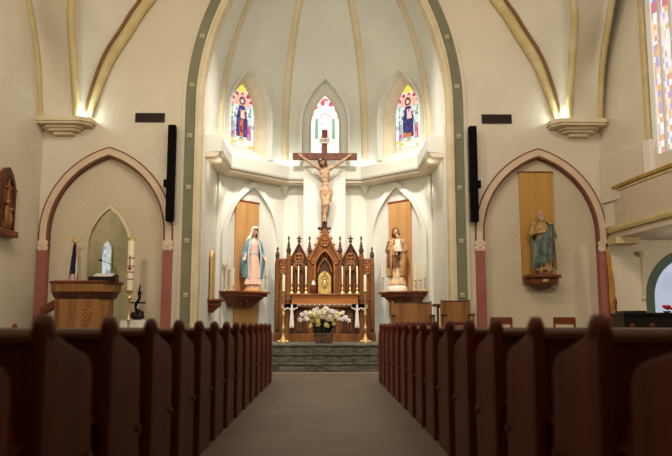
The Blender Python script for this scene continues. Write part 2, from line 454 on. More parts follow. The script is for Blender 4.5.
# apse ribs from the corner corbels upward
ribs = grp('trim_apse_ribs')
for k in (1, 2, 3, 4):
    mb = MB(); v = A[k]
    pts = [apse_pt(v, z, -.02) for z in [5.6]+[H0+HV*sin(pi/2*i/20*.97) for i in range(21)]]
    mb.tube(pts, .115, 8); mb.build('rib', CREAM, ribs, smooth=True)
for k in (2, 3):
    v = A[k]; q = OC+(v-OC)*.985
    MB().lathe([(.03,0),(.06,.08),(.08,.14),(.14,.17),(.17,.24),(.18,.28)], q.x, q.y, 4.79, 8).build('corbel', APSE, ribs)
for k in (1, 4):
    v = A[k]; q = OC+(v-OC)*.985
    MB().tube([(q.x,q.y,.55),(q.x,q.y,5.05)], .06, 10).build('shaft', APSE, ribs, smooth=True)
# blind arches on the apse walls
for i in (1, 3):
    fn, hw = facet(i)
    a0 = archpath(.90, archc(.90,1.55), 3.3, .55, 18); a1 = archpath(1.06, archc(1.06,1.72), 3.3, .55, 18)
    MB().band(a0, .09, a1, .09, -.02, fn).build('blind_arch', APSE, wapse)
# centre pilaster panel behind the crucifix
struct(MB().box(-.62, .60, 20.52, 21.05, .5, Z(168, 20.55)).build('wall_pier', APSE, bevel=.02))

# ------------------------------------------------------------------ chancel arch mouldings
ch = grp('trim_chancel_arch')
def cp(x): return archpath(x, NC, ZS, .5, 28)
MB().band(cp(3.09), .05, cp(3.335), .05, -.02, wf).build('green_band', GREEN, ch)
MB().band(cp(3.335), .07, cp(3.41), .05, -.02, wf).build('outer_moulding', PLASTER, ch)
MB().band(cp(3.035), .08, cp(3.09), .08, -.02, wf).build('inner_roll', CREAM, ch)
MB().band(cp(2.95), .0, cp(3.035), .05, -.40, wf).build('inner_moulding', CREAM, ch)
ROSM = mat('pale olive rosette', (182,176,140), .75)
def rosette(u, z, r, fn, parent, m=ROSM, name='rosette'):
    mb = MB()
    for k in range(4):
        a = k*pi/2+pi/4
        mb.lathe([(r*.5,0),(r*.45,.02),(r*.2,.028)], 0, 0, 0, 8, mtx=Mx.Translation(V(fn(u+r*.5*cos(a), .05, z+r*.5*sin(a)))) @ Mx.Rotation(pi/2, 4, 'X'))
    mb.lathe([(r*.3,0),(r*.28,.035),(r*.1,.045)], 0, 0, 0, 8, mtx=Mx.Translation(V(fn(u, .05, z))) @ Mx.Rotation(pi/2, 4, 'X'))
    return mb.build(name, m, parent)
R_ = NC+3.2125
for s in (-1, 1):
    for z in (1.66, 2.93, 4.2, 5.45):
        rosette(s*3.2125, z, .075, wf, ch)
    for a in (.075, .265, .45, .64, .83):
        rosette(s*(R_*cos(a)-NC), ZS+R_*sin(a)+.0, .075, wf, ch)
# side arch trims
for s in (-1, 1):
    t = grp('trim_side_arch_left' if s < 0 else 'trim_side_arch_right')
    def sp(w, z0=JZ): return archpath(w, SIDE_C, SIDE_ZS, z0, 20, s*SIDE_CX)[0 if z0 < SIDE_ZS else 1: None if z0 < SIDE_ZS else -1]
    MB().band(sp(1.535), .06, sp(1.565), .05, -.02, wf).build('outer_line', BROWNLINE, t)
    MB().band(sp(1.385), .05, sp(1.535), .05, -.02, wf).build('cream_band', PINKCREAM, t)
    MB().band(sp(1.34), .03, sp(1.385), .05, -.15, wf).build('inner_line', BROWNLINE, t)
    for q in (-1, 1):
        x0, x1 = sorted((s*SIDE_CX+q*1.34, s*SIDE_CX+q*1.565))
        MB().box(x0, x1, YW-.06, YW+.14, .5, JZ).build('rose_jamb', ROSE, t)
        rosette((x0+x1)/2, JZ+.10, .16, wf, t, PINKCREAM, 'flower_ornament')
    # the left niche gets a pale moulding
    if s < 0:
        MB().band(archpath(.48, archc(.48,.94), 2.78, .6, 14, NCX), -.10, archpath(.53, archc(.53,1.02), 2.78, .6, 14, NCX), -.12, -.2, wf).build('niche_moulding', CREAM, t)

# ------------------------------------------------------------------ nave vault
vault = grp('ceiling_vault')
for s in (-1, 1):
    def side(pts): return [V((p.x if s < 0 else -p.x-.04, p.y, p.z)) for p in pts]
    c1 = spline([P(89.5,117,16.7), P(94,100,16.7), P(108.5,62,16.7), P(128,31,16.7), P(149,0,16.7), V((-2.5,16.7,11.3)), V((0,16.7,13.2))], 40)
    c2 = [P(76.5,116,16.55), P(73.5,60,16.1), P(71.5,0,15.3), V((-5.0,14.2,10.0)), V((-3.2,12.2,12.1)), V((0,9.5,13.3))]
    c2 = spline(c2, 40)
    c3 = [P(37,116,16.5), P(35,60,16.15), P(30,0,15.45), V((-6.66,14.0,10.4)), V((-6.66,12.6,11.8)), V((-6.66,11,12.6))]
    for q in c3: q.x = -6.68
    c3 = spline(c3, 40)
    if s < 0: C1, C2, C3 = c1, c2, c3
    else:
        C1, C2, C3 = side(c1), side(c2), side(c3)
        for q in C3: q.x = 6.53
    mb = MB()
    for Aa, Bb in ((C1, C2), (C2, C3)):
        n = 10; g = []
        for k in range(41):
            row = []
            for j in range(n+1):
                f_ = j/n; p = Aa[k].lerp(Bb[k], f_)
                p += V((s*.35*sin(pi*f_)*min(1, k/12), .30*sin(pi*f_)*min(1, k/12), .15*sin(pi*f_)*min(1, k/12)))
                if p.y > 16.78: p.y = 16.78
                row.append(mb.v(p))
            g.append(row)
        for k in range(40):
            for j in range(n): mb.f([g[k][j], g[k][j+1], g[k+1][j+1], g[k+1][j]])
    bmesh.ops.remove_doubles(mb.b, verts=mb.b.verts[:], dist=1e-4)
    mb.build('vault_web', VAULT, vault, smooth=True, ang=60)
    MB().tube(C1, [.07+.065*min(1, k/16) for k in range(41)], 10).build('wall_rib', RIB, vault, smooth=True)
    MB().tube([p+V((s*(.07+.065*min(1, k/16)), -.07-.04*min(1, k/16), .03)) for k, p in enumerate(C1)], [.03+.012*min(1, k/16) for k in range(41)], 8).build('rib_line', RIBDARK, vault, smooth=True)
    MB().tube(C2, .085, 10).build('vault_rib', RIB, vault, smooth=True)
    MB().tube(C3, .07, 10).build('side_rib', RIB, vault, smooth=True)
    # corbel
    cx = -6.20 if s < 0 else 6.08
    mb = MB()
    zt = 5.80
    for (w, d, z0, z1) in ((.75,.50,-.11,0),(.71,.47,-.16,-.11),(.48,.32,-.22,-.16),(.40,.26,-.28,-.22),(.26,.17,-.36,-.28)):
        pts = [(cx-w, YW+.02), (cx-w, YW-d*.55), (cx-w*.72, YW-d), (cx+w*.72, YW-d), (cx+w, YW-d*.55), (cx+w, YW+.02)]
        mb.prism([(a, b, zt+z0) for a, b in pts], (0,0,z1-z0))
    mb.build('corbel', CREAM, vault, bevel=.015)

# ------------------------------------------------------------------ gallery on the right
gal = grp('wall_gallery')
def gpath(off=0): return [(6.70+off+.012*u+.022*u*u, 16.78-u) for u in [i*.35 for i in range(20)]]
def gsweep(name, prof, m):
    mb = MB(); cols = [[mb.v((a, b, z)) for a, b in gpath(off)] for off, z in prof]; n = len(cols)
    for a in range(n):
        b = (a+1) % n
        for k in range(19): mb.f([cols[a][k], cols[a][k+1], cols[b][k+1], cols[b][k]])
    mb.f([c[0] for c in cols]); mb.f([c[-1] for c in cols][::-1])
    return mb.build(name, m, gal)
zt, zb = Z(190, 16.7), Z(234, 16.7)
gsweep('parapet', [(0,zb+.05),(0,zt),(.18,zt),(.18,zb+.05)], GALLERY)
gsweep('rail', [(-.05,zt-.05),(-.05,zt+.02),(.03,zt+.05),(.2,zt+.05),(.2,zt-.05)], GALGOLD)
gsweep('under_rail_band', [(-.02,zt-.12),(-.02,zt-.06),(.1,zt-.06),(.1,zt-.12)], RIB)  # straw-coloured band moulding below the rail
gsweep('base_moulding', [(-.03,zb+.02),(-.05,zb+.09),(-.02,zb+.16),(.1,zb+.16),(.1,zb+.02)], RIB)
mb = MB(); pp = gpath(.02); loop = pp+[(10.3, pp[-1][1]), (10.3, 16.8)]
mb.prism([(a, b, zb-.12) for a, b in loop], (0,0,.16)); mb.build('gallery_floor', GALLERY, gal)
MB().box(6.64,7.2,16.2,16.79,zb-.26,zb-.12).build('beam', RIB, gal)
# wall plinth above the gallery, beside the window
MB().hexa([rw(.02,0,zt-.3), rw(1.74,0,zt-.3), rw(1.74,.05,zt-.3), rw(.02,.05,zt-.3)], [rw(.02,0,Z(157,16.6)+.06), rw(1.74,0,Z(157,16.6)+.06), rw(1.74,.05,Z(157,16.6)), rw(.02,.05,Z(157,16.6))]).build('plinth', PLASTER, gal)
# gallery window
w4 = grp('window_4')
MB().hexa([rw(1.74,.0,3.9), rw(2.0,.0,3.9), rw(2.0,.13,3.9), rw(1.74,.13,3.9)], [rw(1.74,.0,Z(138,14.8)), rw(2.0,.0,Z(138,14.8)), rw(2.0,.13,Z(138,14.8)), rw(1.74,.13,Z(138,14.8))]).build('jamb_block', WHITE, w4, bevel=.02)
def gallery_pane(u, v):
    x = u*1.6; lane = (x+1.6) % .36; k = int((x+1.6)/.36)
    if lane < .07: return (226,222,214)
    q = rnd(k*3+int(lane*9), int(v*52+k), 7)
    if v > .62:
        if v < .66: return (150,110,90)
        return [(110,136,206),(210,214,232),(84,96,180),(206,184,130),(226,228,236),(136,170,214)][int(q*6)]
    if v > .52: return [(96,110,200),(220,228,246),(140,150,214)][int(q*3)]
    if v > .48: return (206,120,130)
    return [(250,232,230),(240,206,176),(246,220,212),(222,164,140),(180,168,214),(250,244,240),(230,186,120)][int(q*7)]
glass_grid('glass', 1.57, archc(1.57, 2.87), 8.2, 4.6, gallery_pane, lambda u, d, z: rw(gw_c+u, -.14, z), GLASS, w4, 60, 100)
MB().band(archpath(1.55, archc(1.55,2.85), 8.2, 4.55, 18, gw_c), -.10, archpath(1.62, archc(1.62,2.92), 8.2, 4.55, 18, gw_c), -.03, -.4, rw).build('frame', APSE, w4)
MB().band(archpath(1.6, archc(1.6,2.9), 8.2, 4.55, 18, gw_c), .06, archpath(1.70, archc(1.70,3.02), 8.2, 4.55, 18, gw_c), .06, -.05, rw).build('hood_moulding', RIB, w4)
mb = MB()
for k in range(1, 9):
    u = gw_c-1.6+.36*k
    if abs(u-gw_c) < 1.5: mb.hexa([rw(u-.02,-.13,4.55), rw(u+.02,-.13,4.55), rw(u+.02,-.08,4.55), rw(u-.02,-.08,4.55)], [rw(u-.02,-.13,8.2), rw(u+.02,-.13,8.2), rw(u+.02,-.08,8.2), rw(u-.02,-.08,8.2)])
mb.build('mullion', APSE, w4)
# sacristy and aisle windows
w5 = grp('window_5')
def pale(u, v): return [(170,182,188),(200,206,206),(140,156,168),(180,184,170)][int(rnd(int(u*3), int(v*14), 2)*4)]
glass_grid('glass', .12, archc(.12,.25), 3.05, 1.7, pale, lambda u, d, z: (X(107,255,19.97)+u, 19.97, z), GLASS, w5, 8, 40)
MB().band(archpath(.12, archc(.12,.25), 3.05, 1.68, 10, X(107,255,19.97)), 0, archpath(.15, archc(.15,.30), 3.05, 1.62, 10, X(107,255,19.97)), 0, -.05, lambda u, d, z: (u, 19.94-d, z)).build('frame', CREAM, w5)
w6 = grp('window_6')
def bluish(u, v): return [(206,214,232),(214,222,238),(198,208,230)][int(rnd(int(u*2), int(v*6), 2)*3)]
glass_grid('glass', .66, archc(.66,.94), 1.62, .3, bluish, lambda u, d, z: (8.35+u, YW+.16, z), GLASSP, w6, 10, 20)
MB().band(archpath(.64, archc(.64,.9), 1.62, .25, 12, 8.35), .04, archpath(.82, archc(.82,1.12), 1.62, .25, 12, 8.35), .04, -.2, wf).build('frame', GREENF, w6)

# ------------------------------------------------------------------ pews
def end_profile():
    pts = [(0,0),(0,.80),(.0,.90)]
    for a in range(0, 11): # knob
        t = pi*(1.05-a*.115); pts.append((.055+.056*cos(t), .945+.056*sin(t)))
    pts += [(.115,.928),(.14,.922),(.20,.905),(.30,.878),(.40,.858),(.46,.842),(.50,.82),(.525,.79),(.535,.74),(.535,.62),(.55,.52),(.555,.44),(.55,.10),(.565,.07),(.565,0)]
    return pts
LEN = 4.35
def make_pew():
    t = thing('pew', 'pew', 'pew', (0,0,0), 0, 'rows of church pews')
    for x in (0, LEN-.042):
        mb = MB(); mb.prism([(x, y, z) for y, z in end_profile()], (.042,0,0)); mb.box(x-.008, x+.05, .004, .106, 0, .945); mb.ell((x+.021,.055,.945), (.040,.053,.056), seg=18, rings=12)
        mb.build('end_panel', PEW, t, bevel=.006)
    x0, x1 = .042, LEN-.042
    MB().prism([(x0,.03,.40),(x0,.055,.40),(x0,.045,.90),(x0,.02,.90)][::1], (x1-x0,0,0)).build('backrest', PEW, t)
    MB().box(x0, x1, -.005, .06, .90, .935).build('top_rail', RAIL, t, bevel=.008)
    MB().box(x0, x1, .06, .52, .41, .45).build('seat', PEW, t, bevel=.01)
    MB().tube([(-.018,.50,.455),(LEN+.018,.50,.455)], .02, 8).build('seat_edge', RAIL, t, smooth=True)
    mb = MB(); mb.box(x0, x1, -.10, .02, .55, .57).box(x0, x1, -.11, -.10, .55, .64); mb.build('book_rack', PEW, t)
    mb = MB(); mb.box(x0+.1, x1-.1, -.19, -.05, .13, .18).box(x0+.3,x0+.36,-.15,-.09,0,.13).box(x1-.36,x1-.3,-.15,-.09,0,.13)
    mb.build('kneeler', PEW, t)
    return t
ORD = ['front row nearest the altar steps','second row from the altar steps','third row from the altar steps','fourth row from the altar steps','fifth row from the altar steps','sixth row from the altar steps','seventh row from the altar steps','eighth row from the altar steps','eighth row back from the camera','x']
NUM = ['first','second','third','fourth','fifth','sixth','seventh','eighth','ninth','tenth','eleventh','twelfth','thirteenth','fourteenth','fifteenth']
proto = make_pew(); n_ = 0
for s in (-1, 1):
    for k in range(15):
        o = proto if n_ == 0 else copytree(proto); n_ += 1
        y = 2.45+.76*(13-k)
        o.location = (.965 if s > 0 else -.905-LEN, y, 0)
        where = 'left' if s < 0 else 'right'
        o['label'] = 'dark wooden pew %s of the aisle, %s row from the altar steps' % (where, NUM[k])
        o['group'] = 'pews left of the aisle' if s < 0 else 'pews right of the aisle'

# ------------------------------------------------------------------ altar, reredos
DR = 20.0
def zr(y): return Z(y, DR)-PLAT
def xr(x): return (x-324)*.0284
rd = thing('altar_screen', 'tall carved oak gothic altar screen with three gables, standing behind the altar', 'altar screen', (0, 20.2, PLAT))
MB().box(-1.40, 1.40, .02, .24, 0, zr(262)).build('back_panel', OAKD, rd)
MB().box(-1.42, 1.42, -.22, .24, 0, .22).build('plinth', OAK, rd, bevel=.015)
def pinnacle(x, y, z0, z1, r):
    mb = MB(); h = z1-z0
    mb.frus(x, y, z0, z0+.10, r, r, r, r); mb.frus(x, y, z0+.10, z0+.13, r*1.35, r*1.35, r*1.35, r*1.35)
    mb.frus(x, y, z0+.13, z1-.10, r*.95, r*.95, r*.18, r*.18)
    for k in range(3):
        zz = z0+.17+k*(h-.3)/3; rr = r*(.95-.27*k)
        for a in range(4): mb.ell((x+rr*cos(a*pi/2), y+rr*sin(a*pi/2), zz), .018, seg=6, rings=4)
    mb.ell((x, y, z1-.09), .032, seg=8, rings=6); mb.box(x-.035, x+.035, y-.012, y+.012, z1-.055, z1-.03); mb.box(x-.012, x+.012, y-.012, y+.012, z1-.09, z1)
    return mb.build
for px, tip, top, w in ((277.3,246,259,.055),(288.3,235,254,.06),(309,235,254,.06),(339.3,235,254,.06),(360.3,235,254,.06),(371,246,259,.055)):
    x = xr(px)
    po = MB().box(x-w, x+w, -.06-w*.4, .14, .22, zr(top)).box(x-w*1.3, x+w*1.3, -.11, .14, zr(300), zr(298)).box(x-w*.5, x+w*.5, -.12, .0, .3, zr(top)-.1).build('post', OAK, rd, bevel=.008)
    pinnacle(x, .02, zr(top), zr(tip), w*.9)('pinnacle', OAKD, po)
def tracery(cx, cz, r, y, parent, m=OAKL):
    mb = MB()
    for k in range(4):
        a = k*pi/2+pi/4
        pts = [(cx+r*.5*cos(a)+r*.42*cos(2*pi*j/12), y, cz+r*.5*sin(a)+r*.42*sin(2*pi*j/12)) for j in range(13)]
        mb.tube(pts, .014, 6)
    mb.tube([(cx+r*cos(2*pi*j/20), y, cz+r*sin(2*pi*j/20)) for j in range(21)], .02, 6)
    return mb.build('tracery', m, parent, smooth=True)
rf = lambda u, d, z: (u, -d, z)
for px in (298.6, 349.8):
    x = xr(px); hw = .24
    za, zb_ = zr(243), zr(262)
    ga = MB().prism([(x-hw, -.02, zb_-.05), (x+hw, -.02, zb_-.05), (x+hw, -.02, zb_+.06), (x, -.02, za), (x-hw, -.02, zb_+.06)], (0,.1,0)).build('gable', OAKD, rd)
    MB().tube([(x-hw-.03,-.04,zb_+.02),(x,-.04,za+.02),(x+hw+.03,-.04,zb_+.02)], .032, 6).build('gable_moulding', OAK, ga)
    tracery(x, zb_+.13, .125, -.035, ga)
    mb = MB(); mb.box(x-.02,x+.02,0,.04,za,zr(235)).box(x-.075,x+.075,.0,.04,zr(238.4),zr(237)); mb.ell((x,.02,zr(240.5)),.05,seg=8,rings=6); mb.build('cross_finial', OAKD, ga)
    # arch of the side bay
    ap = archpath(.16, archc(.16,.26), zr(271), zr(296), 10, x); ao = archpath(.215, archc(.215,.34), zr(271), zr(296), 10, x)
    MB().band(ap, .06, ao, .05, -.05, rf).build('bay_arch', OAK, rd)
    mb = MB()
    for q in (-1, 1): mb.tube([(x+q*.12, -.045, zr(271)), (x+q*.10, -.045, zr(265)), (x, -.045, zr(260.5))], .014, 6)
    tracery(x, zr(266.5), .09, -.05, rd, OAK); mb.build('cusp', OAKL, rd)
    mb = MB()
    for q in (-.2,-.1,0,.1,.2): mb.box(x+q-.012, x+q+.012, -.01, .03, zr(300), zr(272))
    mb.build('panel_rib', OAK, rd)
for px in (283, 366):
    x = xr(px)
    wp = MB().box(x-.13, x+.13, -.02, .06, .22, zr(259)).build('wing_panel', OAK, rd)
    MB().box(x-.15, x+.15, -.05, .08, zr(260), zr(258)).build('wing_cornice', OAKL, wp)
    tracery(x, zr(264), .085, -.03, wp); tracery(x, zr(270.5), .085, -.03, wp)
    MB().band(archpath(.07, archc(.07,.12), zr(281), zr(298), 8, x), .04, archpath(.10, archc(.10,.17), zr(281), zr(298), 8, x), .04, 0, rf).build('lancet', OAKD, wp)
# centre
za, zb_ = zr(230.5), zr(262)
cg = MB().plate([(-.40, zr(296)), (.40, zr(296)), (.40, zb_+.10), (0, za), (-.40, zb_+.10)], [archpath(.27, archc(.27,.50), zr(268), zr(295.5), 14)], .10, -.02, rf).build('centre_gable', OAK, rd)
for q in (-1, 1):
    MB().tube([(q*.43,-.11,zb_+.05),(q*.2,-.11,zb_+.05+(za-zb_)*.53),(0,-.11,za+.03)], .04, 6).build('gable_moulding', OAKL, cg)
    mb = MB()
    for k in range(5):
        f_ = k/5+.08; mb.ell((q*.43*(1-f_)+q*.03, -.09, zb_+.07+(za-zb_)*f_), (.045,.04,.035), seg=8, rings=5)
    mb.build('crocket', OAKD, cg)
MB().band(archpath(.25, archc(.25,.48), zr(268), zr(295.5), 14), .13, archpath(.30, archc(.30,.54), zr(268), zr(295.5), 14), .13, .08, rf).build('arch_moulding', OAKL, cg)
MB().box(-.30,.30,.015,.03,zr(296),zr(250)).build('niche_back', OAKD, cg)
mb = MB(); tracery(0, zr(255.5), .10, -.02, cg, OAK)
for q in (-1, 1): mb.tube([(q*.2,-.02,zr(272)),(q*.13,-.02,zr(264)),(0,-.02,zr(257.5))], .02, 6)
mb.build('inner_arch', OAKL, cg, smooth=True)
for cz, cr in ((za-.17, .075), (za-.33, .10)):
    tracery(0, cz, cr, -.125, cg)
for q in (-1, 1): tracery(q*.31, zb_+.02, .06, -.125, cg)
mb = MB(); mb.ell((0,-.02,za+.05),(.10,.07,.05)); mb.box(-.05,.05,-.08,.05,za,zr(227)); mb.build('crucifix_socket', OAKD, cg)

# tabernacle
tb = thing('tabernacle', 'gilded tabernacle with arched door in the central niche above the altar', 'tabernacle', (0, 19.93, Z(294, 19.75)))
th = Z(270, 19.95)-Z(294, 19.75)
MB().prism([(u, .0, z) for u, z in archpath(.175, archc(.175,.2), th-.24, 0, 10)], (0,.16,0)).build('case', GILTCARVE, tb)
MB().band(archpath(.11, archc(.11,.14), th-.30, .05, 10), .03, archpath(.15, archc(.15,.18), th-.27, .04, 10), .03, -.01, rf).build('door_frame', GOLD, tb)
mb = MB(); mb.ell((0,-.015,th*.42),(.05,.03,.12)); mb.ell((0,-.02,th*.42+.15),(.03,.03,.035)); mb.box(-.008,.008,-.03,0,th-.16,th-.02).box(-.04,.04,-.03,0,th-.08,th-.065)
for q in (-1,1): mb.tube([(q*.04,-.015,th*.3),(q*.09,-.015,th*.45),(q*.04,-.015,th*.62)], .014, 6)
mb.build('door_relief', GOLD, tb, smooth=True)

# altar
DA = 19.25
al = thing('altar', 'oak altar table with carved front panels, below the altar screen', 'altar', (0, 19.25, PLAT))
ZM = Z(304.5, 19.2)-PLAT
MB().box(-1.03,1.03,.0,.66,.20,ZM-.08).build('body', OAKD, al)
MB().box(-1.12,1.12,-.06,.70,0,.20).build('plinth', OAK, al, bevel=.01)
MB().box(-1.12,1.12,-.10,.70,ZM-.08,ZM).build('table_slab', OAK, al, bevel=.015)
for x in (-.98,-.36,.36,.98): MB().box(x-.06,x+.06,-.035,.03,.20,ZM-.08).build('pilaster', OAK, al, bevel=.008)
for x in (-.67,0,.67):
    mb = MB(); 
    for q in (-.13,.13): mb.band(archpath(.075,archc(.075,.13),.52,.3,8,x+q), .03, archpath(.105,archc(.105,.17),.52,.28,8,x+q), .03, -.01, rf)
    pn = mb.build('front_arch', OAK, al)
    tracery(x, .72, .07, -.02, pn, OAK)
gr = thing('altar_shelf', 'long oak candle shelf running across the back of the altar', 'shelf', (0, 19.42, PLAT+ZM+.0125))
ZG = Z(294.3, 19.55)-PLAT-ZM
MB().box(-.88,.90,.05,.46,0.0,ZG-.045).build('riser', OAKL, gr)
MB().box(-.93,.95,.0,.48,ZG-.045,ZG).build('ledge', OAK, gr, bevel=.01)
# altar cloth
cl = thing('altar_cloth', 'white lace altar cloth on the altar table, its ends showing beside the candle shelf', 'altar cloth', (0, 19.25, PLAT+ZM))
MB().box(-1.13,1.13,-.105,.60,.001,.009).build('linen', WHITE, cl)
for q in (-1, 1):
    mb = MB()
    for k in range(7):
        x = q*(.74+.058*k); mb.box(x-.029,x+.029,-.112,-.104,-.08-.03*(k % 2),.009); mb.ell((x,-.108,-.10-.03*(k % 2)),(.028,.006,.02),seg=8,rings=4)
    mb.box(min(q*.72,q*1.13),max(q*.72,q*1.13),-.112,-.104,-.10,.009)
    mb.build('lace_end', WHITE, cl)
    mb = MB(); x = q*.86
    zb0 = Z(326,19.1)-PLAT-ZM
    mb.hexa([(x-.06,-.125,zb0),(x+.06,-.125,zb0),(x+.06,-.115,zb0),(x-.06,-.115,zb0)], [(x-.022,-.125,.0),(x+.022,-.125,.0),(x+.022,-.113,.0),(x-.022,-.113,.0)])
    for k in range(5): mb.box(x-.05+.025*k-.006,x-.05+.025*k+.006,-.126,-.115,zb0-.05,zb0)
    mb.build('hanging_strip', WHITE, cl)
mb = MB()
for k in range(11):
    x = -.65+.13*k; mb.ell((x,-.11,-.015),(.014,.006,.015),seg=8,rings=4)
mb.build('lace_scallop', WHITE, cl)

# ------------------------------------------------------------------ candlesticks
def candlestick(label, loc, hh, hc, r, group, name='candlestick', cr=None):
    t = thing(name, label, 'candlestick', loc, 0, group)
    k = hh
    MB().lathe([(r*2.4,0),(r*2.4,.02),(r*1.6,.05*k/.3),(r*.7,.08*k/.3),(r*.6,k*.4),(r*1.2,k*.46),(r*1.2,k*.5),(r*.6,k*.56),(r*.55,k*.88),(r*1.6,k*.95),(r*1.9,k),(r*.9,k)], seg=12).build('holder', GOLD, t, smooth=True)
    c_ = cr or r*.66
    MB().lathe([(c_,0),(c_,hc-.01),(c_*.5,hc)], z0=k, seg=10).build('candle', WAX, t, smooth=True)
    MB().tube([(0,0,k+hc-.005),(.002,0,k+hc+.015)], .003, 5).build('wick', BLACK, t)
    return t
zg = PLAT+ZM+ZG+.0125
names = ['leftmost candle on the altar shelf, beside the left gable','second candle from the left on the altar shelf','third candle from the left on the altar shelf, left of the tabernacle',
         'fourth candle from the left on the altar shelf, right of the tabernacle','fifth candle from the left on the altar shelf','rightmost candle on the altar shelf, beside the right gable']
for k, px in enumerate((291.6,298.4,306,342.4,350,357.2)):
    candlestick('slim candle, '+names[k], (X(px,290,19.6), 19.6, zg), Z(284,19.6)-zg, Z(266,19.6)-Z(284,19.6), .028, 'candlesticks on the altar shelf')
def floor_candle(px, label):
    t = thing('floor_candlestick', label, 'candlestick', (X(px,340,18.1), 18.1, PLAT), 0, 'tall floor candlesticks before the altar')
    h = Z(292,18.1)-PLAT; hc = Z(275,18.1)-Z(292,18.1)
    mb = MB(); mb.lathe([(.10,.0),(.10,.03),(.06,.10),(.035,.16),(.022,.22)], seg=12)
    for a in range(3): mb.ell((.12*cos(a*2.09-.5),.12*sin(a*2.09-.5),.03),(.045,.045,.03),seg=10,rings=6)
    mb.build('foot', GOLD, t, smooth=True)
    MB().lathe([(.02,.2),(.022,.3),(.045,.34),(.045,.38),(.022,.42),(.02,h*.5),(.04,h*.53),(.04,h*.57),(.02,h*.6),(.02,h*.9),(.05,h*.95),(.04,h)], seg=12).build('stem', GOLD, t, smooth=True)
    MB().lathe([(.03,h-.02),(.105,h),(.11,h+.015),(.05,h+.015)], seg=16).build('drip_pan', GOLD, t, smooth=True)
    MB().lathe([(.036,0),(.036,hc-.02),(.018,hc)], z0=h+.01, seg=12).build('candle', WAX, t, smooth=True)
floor_candle(283.2, 'tall brass floor candlestick with white candle, left of the altar')
floor_candle(365.4, 'tall brass floor candlestick with white candle, right of the altar')
# veiled vessel beside the tabernacle
vs = thing('vessel', 'small dark red jar with white top on the altar shelf, left of the tabernacle', 'jar', (X(313.4,290,19.6),19.62,zg))
MB().lathe([(.07,0),(.085,.05),(.08,.2),(.05,.25)], seg=14).build('jar', REDCLOTH, vs, smooth=True)
MB().lathe([(.05,.25),(.05,.29),(.025,.33),(.012,.37)], seg=12).build('lid', WHITE, vs, smooth=True)

# ------------------------------------------------------------------ flowers
fl = thing('flower_arrangement', 'white and yellow orchids in a brown planter on the steps before the altar', 'flowers', (X(324,342,17.6), 17.6, PLAT))
MB().frus(0,0,0,.24,.20,.15,.245,.18).build('planter', POT, fl, bevel=.01)
FZ = lambda y: Z(y,17.5)-PLAT
mb = MB()
for k in range(70):
    a = random.uniform(0,2*pi); r = random.uniform(.1,.5); h = random.uniform(.28,.62)
    b = V((.12*cos(a),.1*sin(a),.22)); e = V((r*cos(a), .6*r*sin(a), h)); mid = b.lerp(e,.55)+V((0,0,.1)); d = V((-sin(a),cos(a),0))*random.uniform(.025,.045)
    q = [b, mid-d, e, mid+d]; vs_ = [mb.v(p) for p in q]; mb.f(vs_)
    vs2 = [mb.v(p+V((0,0,-.006))) for p in q]; mb.f(vs2[::-1])
tag(mb.build('foliage', LEAF, fl), kind='stuff')
mb = MB(); spots = []
for k in range(9):
    a = -1.25+2.5*k/8; s_ = random.uniform(-.12,.0)
    pts = [V((.05*sin(a),s_*.5,.22)), V((.25*sin(a), s_, .58)), V((.46*sin(a), s_*1.4-.04, .82-.10*abs(a))), V((.60*sin(a), s_*1.5-.10, .70-.14*abs(a)))]
    cv = spline(pts, 20); mb.tube(cv, .008, 5)
    spots += [(cv[j], k) for j in (8,10,12,14,16,18,20)]
mb.build('stems', LEAF, fl)
def blossom(r):
    b = MB()
    for k in range(5):
        a = 2*pi*k/5+pi/2
        b.ell((r*.55*cos(a),-.004,r*.55*sin(a)),(r*.45,r*.13,r*.36),Mx.Rotation(-a,3,'Y'),seg=8,rings=5)
    b.ell((0,-.02,0),(r*.22,r*.3,r*.22),seg=6,rings=4)
    return b
pr = {}
for nm, m in (('w', PETAL), ('y', PETALY)):
    pass
first = {}
cnt = 0
extra = [(V((random.uniform(-.34,.34), random.uniform(-.26,-.08), random.uniform(.42,.72))), 99) for _ in range(30)]
for (p, k) in spots+extra:
    yel = (k == 99 and random.random() < .9) or (k != 99 and random.random() < .10)
    key = 'y' if yel else 'w'
    if key not in first:
        o = blossom(.062).build('blossom', PETALY if yel else PETAL, fl, smooth=True); first[key] = o
        o['label'] = 'pale yellow blossom' if yel else 'white blossom'
    else: o = first[key].copy(); COL.objects.link(o); o.parent = fl
    o.location = p+V((random.uniform(-.05,.05), random.uniform(-.06,0), random.uniform(-.05,.04)))
    o.rotation_euler = (random.uniform(-.5,.3), random.uniform(-.5,.5), random.uniform(-.7,.7))

